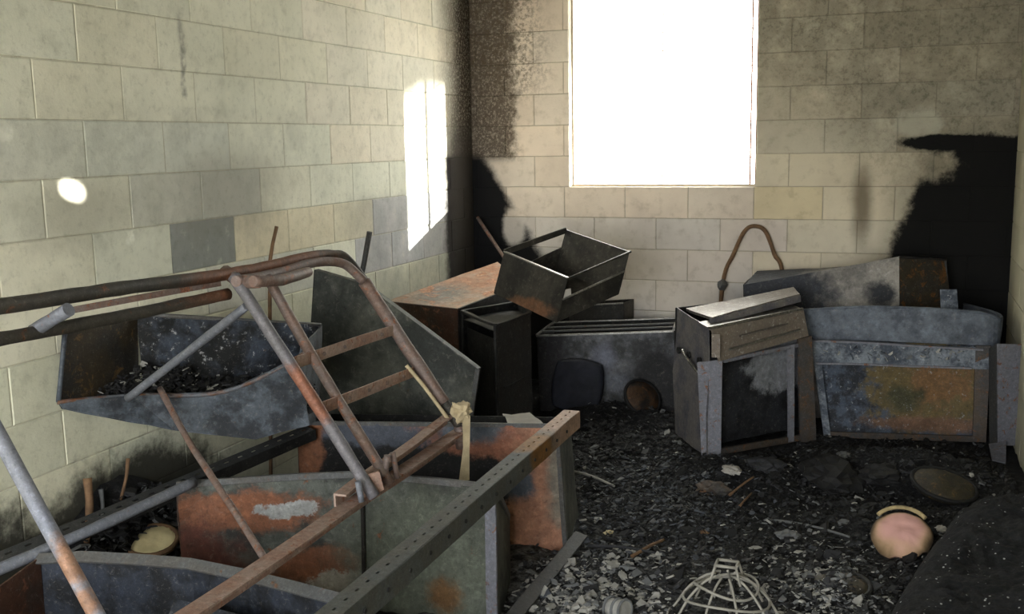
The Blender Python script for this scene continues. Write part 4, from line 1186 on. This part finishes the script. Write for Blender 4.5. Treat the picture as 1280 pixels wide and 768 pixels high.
# dark slotted angle and a tube running along the left wall
sa = thing('slotted_angle', 'dark slotted steel angle sloping from the left wall up to the peach-rusted cabinet', 'angle iron', (0.2, 2.9, 0.38))
sm, s1 = Vector((0.134, 2.161, 0.395)), Vector((0.464, 3.304, 0.495))
s0 = sm + (sm - s1) * ((sm.x - 0.012) / (s1.x - sm.x))   # one end on the peach cabinet's corner, the other against the wall
slotted('flange', s0, s1, 0.045, M['angle_dark'], sa, (1, 0, -.25), 0.06, 0.022, 0.009)
fv = Vector((0.043, 0, -0.012))
sheet('flange', [[s0 + fv + Vector((0, 0, -.04)), s1 + fv + Vector((0, 0, -.04))], [s0 + fv, s1 + fv]], M['black_sheet'], sa, 0.004, 16, 3, 0.003, 135.0)
lt = tube('steel_pipe', [(0.243, 1.990, 0.400), (0.267, 2.036, 0.410), (0.365, 2.298, 0.445), (0.454, 2.645, 0.482)], 0.017, M['tube_grey'], None, 12, 8)
tag(lt, 'grey steel pipe lying beside the dark slotted angle, end on the rust-bloomed cabinet', 'pipe')

# upright pipe close to the camera and thin rusty leg
pa, pb = Vector((0.814, 1.580, 0.958)), Vector((1.089, 1.520, 0.631))
pd = pb - pa
lean_pipe = [pa + pd * ((0.018 - pa.x) / pd.x), pa + pd * ((0.02 - pa.z) / pd.z)]   # from the left wall down to the floor
up1 = tube('steel_pipe', lean_pipe, 0.0165, M['pipe_near'], None, 14, 14)
tag(up1, 'thick blue-grey steel pipe leaning steeply past the bowed rim of the dark carcass', 'pipe')
tl2 = tube('steel_rod', [(0.253, 2.755, 0.752), (0.452, 2.620, 0.643), (0.626, 2.500, 0.574), (0.828, 2.360, 0.501), (1.021, 2.220, 0.431)], 0.0105, M['tube_rust'], None, 10, 6)
tag(tl2, 'thin flaking rusty rod slanting from the bin down to the nearest dark carcass', 'rod')
fbz = bar('steel_strip', (1.445, 2.897, 0.045), (1.456, 3.625, 0.060), 0.05, 0.008, M['angle_dark'], None, upv=(0.3, 0, 1), n=8, wob=0.006)
tag(fbz, 'flat dark steel strip leaning on the pale ash beside the peach-rusted cabinet', 'strip')
r1 = tube('steel_rod', [(0.288, 4.200, 1.153), (0.253, 4.200, 1.005), (0.208, 4.200, 0.847), (0.16, 4.2, 0.03)], 0.013, M['angle_dark'], None, 8, 4, smooth=False)
tag(r1, 'dark rod with an orange tip standing behind the bed frame bend', 'rod')
r2 = tube('steel_rod', [(0.110, 3.720, 1.215), (0.099, 3.700, 1.143), (0.092, 3.680, 1.061), (0.06, 3.64, 0.02)], 0.008, M['wood'], None, 8, 4, smooth=False)
tag(r2, 'thin brown rod standing up behind the bed side rail', 'rod')
r3 = tube('steel_rod', [(0.063, 6.050, 1.079), (0.170, 5.980, 0.971), (0.294, 5.900, 0.848), (0.34, 5.78, 0.02)], 0.011, M['tube_rust'], None, 8, 4, smooth=False)
tag(r3, 'rusty rod leaning in the blackened back corner', 'rod')

# ------------------------------------------------------------------ charred things on the floor
def slab_lump(cx, cy, rx, ry, h, seed, nx=90, ny=120, rot=0.0, z0=0.0, amp=0.03, xmax=None):
    vs, fs = [], []
    cr, sr = math.cos(rot), math.sin(rot)
    for j in range(ny + 1):
        for i in range(nx + 1):
            u, v = i / nx * 2 - 1, j / ny * 2 - 1
            # squircle map keeps a cushion outline
            uu = u * math.sqrt(1 - v * v * 0.28); vv = v * math.sqrt(1 - u * u * 0.28)
            prof = (1 - abs(u) ** 5) * (1 - abs(v) ** 6)
            x = cx + (uu * rx) * cr - (vv * ry) * sr
            y = cy + (uu * rx) * sr + (vv * ry) * cr
            if xmax:
                x = min(x, xmax)
            k = nz((x, y, seed), 3) * amp * 1.5 + nz((x, y, seed), 9) * amp * 0.6 + nz((x, y, seed), 30) * amp * 0.35 + nz((x, y, seed), 55) * amp * 0.2
            z = z0 + max(prof, 0) ** 0.5 * (h + k)
            vs.append((x, y, z))
    for j in range(ny):
        for i in range(nx):
            a = j * (nx + 1) + i
            fs.append((a, a + 1, a + nx + 2, a + nx + 1))
    ring = [i for i in range(nx + 1)] + [(j) * (nx + 1) + nx for j in range(1, ny + 1)] + [ny * (nx + 1) + i for i in range(nx - 1, -1, -1)] + [j * (nx + 1) for j in range(ny - 1, 0, -1)]
    fs.append(tuple(reversed(ring)))
    return mesh(vs, fs)

mt_ = link('burnt_mattress', slab_lump(2.93, 3.20, 0.36, 1.2, 0.21, 3.0, 120, 220, rot=-0.20, z0=0.005, xmax=3.11), M['crust'], None, smooth=True)
tag(mt_, 'charred black mattress with pale specks lying along the right wall', 'mattress')

foam = thing('foam_pad', 'round singed foam pad, pink inside with a cream edge, lying on black char', 'foam', (2.61, 3.9, 0.06))
def dome(c, rx, ry, h, tilt, seed, rings=10, seg=40, notch=True):
    vs, fs = [Vector((0, 0, h))], []
    for i in range(1, rings + 1):
        r = i / rings
        for j in range(seg):
            a = 2 * math.pi * j / seg
            k = 1 + 0.05 * nz((math.cos(a), math.sin(a), seed), 2)
            if notch and -1.1 < a - 5.6 < 0.2:
                k *= 0.88 + 0.03 * math.sin(a * 5)
            z = h * (1 - r ** 3) + 0.008 * nz((r * math.cos(a), r * math.sin(a), seed), 3)
            vs.append(Vector((rx * r * k * math.cos(a), ry * r * k * math.sin(a), z)))
    for j in range(seg):
        fs.append((0, 1 + j, 1 + (j + 1) % seg))
    for i in range(rings - 1):
        for j in range(seg):
            a, b = 1 + i * seg + j, 1 + i * seg + (j + 1) % seg
            fs.append((a, a + seg, b + seg, b))
    n0 = len(vs)
    for j in range(seg):
        p = vs[1 + (rings - 1) * seg + j]
        vs.append(Vector((p.x * 0.96, p.y * 0.96, -0.02)))
    for j in range(seg):
        a, b = 1 + (rings - 1) * seg + j, 1 + (rings - 1) * seg + (j + 1) % seg
        fs.append((a, n0 + j, n0 + (j + 1) % seg, b))
    fs.append(tuple(n0 + j for j in range(seg - 1, -1, -1)))
    mm = Matrix.Rotation(tilt[2], 3, 'Z') @ Matrix.Rotation(tilt[0], 3, 'X') @ Matrix.Rotation(tilt[1], 3, 'Y')
    return mesh([mm @ v + Vector(c) for v in vs], fs)
def foam_mat():
    n = NT('pink_foam')
    c = Vector((2.605, 3.87, 0.14))
    d = n.blob(tuple(c), (0.085, 0.07, None), 0.8, n.noise(7, 4), 0.12)
    col = n.mix(d, lin(176, 150, 104), lin(198, 152, 144))
    e = n.blob(tuple(c), (0.094, 0.08, None), 0.4, n.noise(7, 4), 0.12)
    col = n.mix(e, lin(58, 44, 28), col)
    n.bump(n.noise(50, 5), 0.3, 0.005)
    return n.done(col, 0.9)
M['foam'] = foam_mat()
M['foam_rim'] = simple('singed_foam_rim', lin(178, 160, 118), 0.9, 0.25, 25)
link('pad', dome((2.605, 3.87, 0.10), 0.108, 0.105, 0.04, (0.6, 0, -0.1), 2.0), M['foam'], foam, smooth=True)
link('cover_ring', tube_mesh([Vector((2.605 + 0.105 * math.cos(a), 3.885 + 0.085 * math.sin(a), 0.112 + 0.062 * math.sin(a))) for a in [0.7 + 0.18 * k for k in range(11)]], 0.008, 8, 3, None, 0.2), M['foam_rim'], foam)

def disc_thing(name, label, cat, c, r, mat, tilt, h=0.03, ring=None, group=None):
    t = thing(name, label, cat, c, group)
    link('disc', dome(c, r, r * 0.9, h, tilt, c[0], 6, 28, False), M[mat], t, smooth=True)
    if ring:
        mm = Matrix.Rotation(tilt[2], 3, 'Z') @ Matrix.Rotation(tilt[0], 3, 'X') @ Matrix.Rotation(tilt[1], 3, 'Y')
        pts = [mm @ Vector((r * math.cos(a), r * .9 * math.sin(a), 0.0)) + Vector(c) for a in [k * math.pi / 12 for k in range(24)]]
        link('edge_ring', tube_mesh(pts, 0.009, 7, 1, None, 0.1, False, True), M[ring], t)
    return t
M['brown_lid'] = burnt('brown_lid', lin(96, 66, 40), lin(30, 28, 26), lin(132, 88, 48), 0.64, None, None, 0.7, 8)
M['olive_lid'] = burnt('olive_lid', lin(78, 70, 50), lin(44, 40, 34), lin(116, 92, 54), 0.6, None, None, 0.7, 8)
disc_thing('round_lid', 'rusty orange round lid leaning on the smoky filing cabinet front', 'lid', (1.290, 5.350, 0.170), 0.11, 'brown_lid', (0.95, 0.35, 0.5), 0.03, 'char')
disc_thing('round_lid', 'olive-brown singed lid lying in char before the panelled cabinet', 'lid', (2.772, 4.524, 0.100), 0.13, 'olive_lid', (0.25, 0.2, 0.0), 0.03, 'char')
disc_thing('round_lid', 'brown-grey scorched lid half sunk in ash between the foam pad and wire guard', 'lid', (2.401, 3.452, 0.050), 0.11, 'olive_lid', (0.15, -0.1, 0.0), 0.02, 'char')
disc_thing('paper_plate', 'cream singed plate lying under the pipe by the left wall', 'plate', (0.177, 2.750, 0.210), 0.088, 'cream', (0.30, 0.1, 0.0), 0.012, 'wood')
seat = thing('chair_seat', 'charred dark blue seat cushion leaning on the smoky filing cabinet', 'seat', (0.9, 5.4, 0.03))
M['blue_seat'] = simple('charred_blue_vinyl', lin(40, 43, 58), 0.8, 0.3, 6)
link('cushion', slab_lump(0, 0, 0.145, 0.15, 0.03, 1.0, 30, 30, 0, 0, 0.022), M['blue_seat'], seat, smooth=True)
cu = seat.children[0]
cu.location = Vector((0.931, 5.330, 0.217)) - seat.location
cu.rotation_euler = (math.radians(68), math.radians(4), math.radians(8))

# wire guard
wg = thing('wire_guard', 'bleached wire basket guard standing on the ash floor', 'wire guard', (2.09, 3.14, 0.02))
gc = Vector((2.085, 3.12, 0.0))
def wire(nm, pts, r=0.0042, closed=False, per=5):
    link(nm, tube_mesh(pts, r, 6, per, None, 0, True if not closed else False, closed), M['wire'], wg)
for z, rr in ((0.03, 0.185), (0.12, 0.135), (0.155, 0.10)):
    wire('ring_wire', [gc + Vector((rr * math.cos(k * math.pi / 14), rr * 0.9 * math.sin(k * math.pi / 14), z + 0.012 * math.sin(k * .45 + z * 40))) for k in range(28)], 0.0045, True)
for k in range(9):
    a = 2 * math.pi * (k + 0.3) / 9
    dv = Vector((math.cos(a), math.sin(a) * 0.9, 0))
    wire('rib_wire', [gc + dv * 0.035 + Vector((0, 0, 0.19)), gc + dv * 0.075 + Vector((0, 0, 0.172)), gc + dv * 0.125 + Vector((0, 0, 0.125)), gc + dv * 0.16 + Vector((0, 0, 0.07)), gc + dv * 0.2 + Vector((0, 0, 0.012))])
sq = [gc + Vector((x, y, 0.225)) for x, y in ((-.032, -.02), (.032, -.02), (.032, .03), (-.032, .03))]
for i in range(4):
    wire('handle_wire', [sq[i], sq[(i + 1) % 4]], 0.005, per=1)
    wire('handle_wire', [sq[i], gc + (sq[i] - gc).normalized() * 0.0 + Vector(((sq[i] - gc).x * 1.5, (sq[i] - gc).y * 1.5, 0.17))], 0.0042, per=2)

# can ends
can = thing('tin_can', 'crushed pale tin can lying in the ash by the steel strip', 'can', (1.736, 3.105, 0.030))
cc = Vector((1.747, 3.064, 0.050))
ax = Vector((0.8, -0.35, 0.1)).normalized()
for k, r in ((-.03, .036), (0.0, .034), (0.03, .036)):
    v = ax.orthogonal().normalized(); w = ax.cross(v)
    link('can_rib', tube_mesh([cc + ax * k + (v * math.cos(t) + w * math.sin(t)) * r for t in [q * math.pi / 9 for q in range(18)]], 0.005, 6, 1, None, 0, False, True), M['ash_mid'], can)
tube('can_body', [cc - ax * .032, cc + ax * .032], 0.033, M['ash_pale'], can, 16, 4)

# loose sheet behind the peach cabinet
ps = sheet('paper_sheet', [[(1.141, 3.700, 0.451), (1.281, 3.720, 0.453)], [(1.030, 3.920, 0.431), (1.147, 3.930, 0.434)]], M['paper'], None, 0.003, 6, 5, 0.012, 140.0, ds=9)
tag(ps, 'curled grey paper sheet lying on the back edge of the peach-rusted cabinet', 'paper')

# ------------------------------------------------------------------ sticks, shards, chips
sticks = [
    ((1.158, 4.393, 0.050), (1.420, 4.266, 0.060), 0.007, 'ash_pale', 'pale burnt stick lying flat in the middle of the black ash'),
    ((2.128, 4.094, 0.050), (2.422, 3.963, 0.050), 0.006, 'ash_mid', 'long thin pale stick lying before the foam pad'),
    ((0.050, 2.613, 0.465), (0.070, 2.562, 0.368), 0.016, 'wood', 'thick scorched stick standing in the char heap at the left wall'),
    ((0.040, 2.819, 0.469), (0.060, 2.741, 0.373), 0.007, 'wood', 'thin tan stick standing in the char heap at the left wall'),
    ((0.050, 2.667, 0.408), (0.070, 2.628, 0.362), 0.008, 'ash_mid', 'short pale stub standing in the char heap at the left wall'),
    ((1.677, 3.541, 0.050), (1.756, 3.731, 0.050), 0.008, 'wood', 'brown splinter lying on the pale ash edge'),
    ((1.491, 3.602, 0.060), (1.758, 3.583, 0.050), 0.006, 'char_grey', 'dark twig lying across the pale ash edge'),
    ((1.915, 4.318, 0.090), (1.997, 4.460, 0.100), 0.006, 'wood', 'reddish wire twig under the stripped filing cabinet'),
    ((1.976, 4.195, 0.070), (2.003, 4.365, 0.080), 0.005, 'wood', 'short reddish twig below the stripped filing cabinet'),
]
for a, b, r, mt, lb in sticks:
    a, b = Vector(a), Vector(b)
    if 'standing' in lb:
        b.z = min(b.z, ground(b.x, b.y) - 0.01)
    else:
        a.z = ground(a.x, a.y) + r + 0.008; b.z = ground(b.x, b.y) + r + 0.008
    mid = a.lerp(b, 0.5) + Vector((0.006, 0.004, 0.008))
    s = tube('burnt_stick', [a, mid, b], r, M[mt], None, 7, 4, rend=r * 0.7, dent=0.3)
    tag(s, lb, 'stick')

rb = random.Random(5)
for (px, lb, mt, s) in (((1.896, 4.511, 0.100), 'white-blue fragment under the stripped filing cabinet post', 'paper', .05),
                        ((1.839, 4.384, 0.050), 'brown-grey folded tin scrap under the stripped filing cabinet', 'post_brown', .085),
                        ((2.037, 4.600, 0.060), 'charred grey clod heaped under the stripped filing cabinet', 'char_grey', .085),
                        ((2.752, 4.168, 0.130), 'small white chip lying beside the foam pad and the mattress', 'paper', .028),
                        ((2.359, 4.791, 0.100), 'pale speckled clod below the panelled cabinet', 'ash_mid', .035),
                        ((2.198, 3.912, 0.100), 'grey flaky clod at the end of the long pale stick', 'ash_mid', .045),
                        ((2.527, 4.626, 0.100), 'dark lump of char below the panelled cabinet', 'char', .10),
                        ((2.319, 4.617, 0.060), 'broad charred lump between the two right cabinets', 'char', .17),
                        ((1.524, 3.771, 0.040), 'yellowish burnt scrap in the black ash', 'cream', .02),
                        ((1.886, 3.860, 0.050), 'tan chip lying alone in the black ash', 'wood', .02)):
    c = Vector(px)
    o = link('debris_lump', crown_mesh((0, 0, 0), (s, s * 0.75, s * 0.4), 3, 0.5, rb.random() * 9), M[mt], None)
    o.location = (c.x, c.y, ground(c.x, c.y) + s * 0.12)
    o.rotation_euler = (0, 0, rb.uniform(0, 3))
    tag(o, lb, 'debris')

def hull(pts):
    pts = sorted((p[0], p[1]) for p in pts)
    cr = lambda o, a, b: (a[0] - o[0]) * (b[1] - o[1]) - (a[1] - o[1]) * (b[0] - o[0])
    out = []
    for seq in (pts, pts[::-1]):
        h = []
        for p in seq:
            while len(h) > 1 and cr(h[-2], h[-1], p) <= 0:
                h.pop()
            h.append(p)
        out += h[:-1]
    return out
bpy.context.view_layer.update()
def footprint(o):
    ms = [o] if o.type == 'MESH' else [c for c in o.children if c.type == 'MESH']
    return hull([c.matrix_world @ v.co for c in ms for v in c.data.vertices if (c.matrix_world @ v.co).z < 0.25])
FEET = [footprint(o) for o in (b0, b1, b2, b4, b5, b7, b8, b9, b10, mt_, pg, can, ua)]
def blocked(x, y, e=0.012):
    for h in FEET:
        if all((b[0] - a[0]) * (y - a[1]) - (b[1] - a[1]) * (x - a[0]) > -e * math.hypot(b[0] - a[0], b[1] - a[1]) for a, b in zip(h, h[1:] + h[:1])):
            return True
    return False
# pale shards: the largest are single things, the finer ones are stuff
rs = random.Random(21)
shard_data = []
for k in range(6):
    me, mi = chips_mesh(1, lambda r: ((0, 0, 0), 0), lambda r: 0.035, rs, 0.15)
    me.materials.append(M['ash_pale'] if k % 3 else M['ash_mid'])
    shard_data.append(fix(me))
for k in range(170):
    for _ in range(40):
        x, y = rs.gauss(1.62, 0.11), rs.gauss(3.1, 0.25)
        if 1.47 < x < 2.0 and 2.6 < y < 3.75 and not blocked(x, y, 0.02):
            break
    o = bpy.data.objects.new('paper_shard', shard_data[k % 6])
    C.objects.link(o)
    sc = rs.uniform(0.5, 1.15)
    o.location = (x, y, ground(x, y) + rs.uniform(0.004, 0.02))
    o.scale = (sc, sc, sc)
    o.rotation_euler = (rs.gauss(0, .25), rs.gauss(0, .25), rs.uniform(0, 6.28))
    tag(o, 'pale grey ash shard in the drift beside the steel strip' if k % 3 and k % 6 else 'darker grey ash shard in the drift beside the steel strip', 'shard', 'shards drifted beside the steel strip')

def on_floor(r):
    while True:
        x, y = r.uniform(0.95, 3.06), r.uniform(2.4, 5.6)
        if x < 1.42 and (y < 3.95 or y > 5.45):
            continue
        if blocked(x, y):
            continue
        if x < 1.5 and y < 3.9 and r.random() < 0.8:
            continue
        return (x, y, ground(x, y)), r.uniform(0.0, 0.012)
o = chips('charred_rubble', 17000, on_floor, lambda r: min(0.05, 0.005 + r.expovariate(1 / 0.0065)), ('char', 'char_grey', 'ash_mid', 'ash_pale'), (12, 3, 0.5, .2), None, 0.45, 31)
o['label'] = 'black charred rubble covering the floor between the cabinets'; o['category'] = 'rubble'
def on_drift(r):
    while True:
        if r.random() < 0.6:
            x, y = r.gauss(1.62, 0.13), r.gauss(3.08, 0.27)
        else:
            x, y = r.gauss(2.32, 0.12), r.gauss(3.35, 0.3)
        if not blocked(x, y):
            break
    return (x, y, ground(x, y)), r.uniform(0.002, 0.014)
o = chips('ash_flakes', 4200, on_drift, lambda r: min(0.03, 0.004 + r.expovariate(1 / 0.006)), ('ash_pale', 'ash_mid', 'char_grey'), (4, 4, 3), None, 0.4, 32)
o['label'] = 'fine pale ash flakes drifted over the black rubble'; o['category'] = 'ash'
def on_middle(r):
    while True:
        x, y = max(r.gauss(1.62, 0.22), 1.0), r.gauss(4.2, 0.4)
        if not blocked(x, y):
            break
    return (x, y, ground(x, y)), r.uniform(0.003, 0.014)
o = chips('grey_cinders', 2200, on_middle, lambda r: min(0.03, 0.004 + r.expovariate(1 / 0.006)), ('char_grey', 'cinder', 'ash_mid'), (4, 4, 1), None, 0.4, 35)
o['label'] = 'bluish grey cinders strewn over the black floor behind the ash drift'; o['category'] = 'cinders'
def at_wall(r):
    while True:
        x, y = min(abs(r.gauss(0.0, 0.12)) + 0.06, 0.3), min(max(r.gauss(2.9, 0.4), 2.3), 3.9)
        if not blocked(x, y):
            break
    return (x, y, ground(x, y)), r.uniform(0, 0.03)
o = chips('wall_char', 1500, at_wall, lambda r: min(0.05, 0.008 + r.expovariate(1 / 0.01)), ('char', 'char_grey', 'ash_mid'), (8, 3, .7), None, 0.7, 33)
o['label'] = 'charred flakes heaped along the foot of the left wall'; o['category'] = 'char'
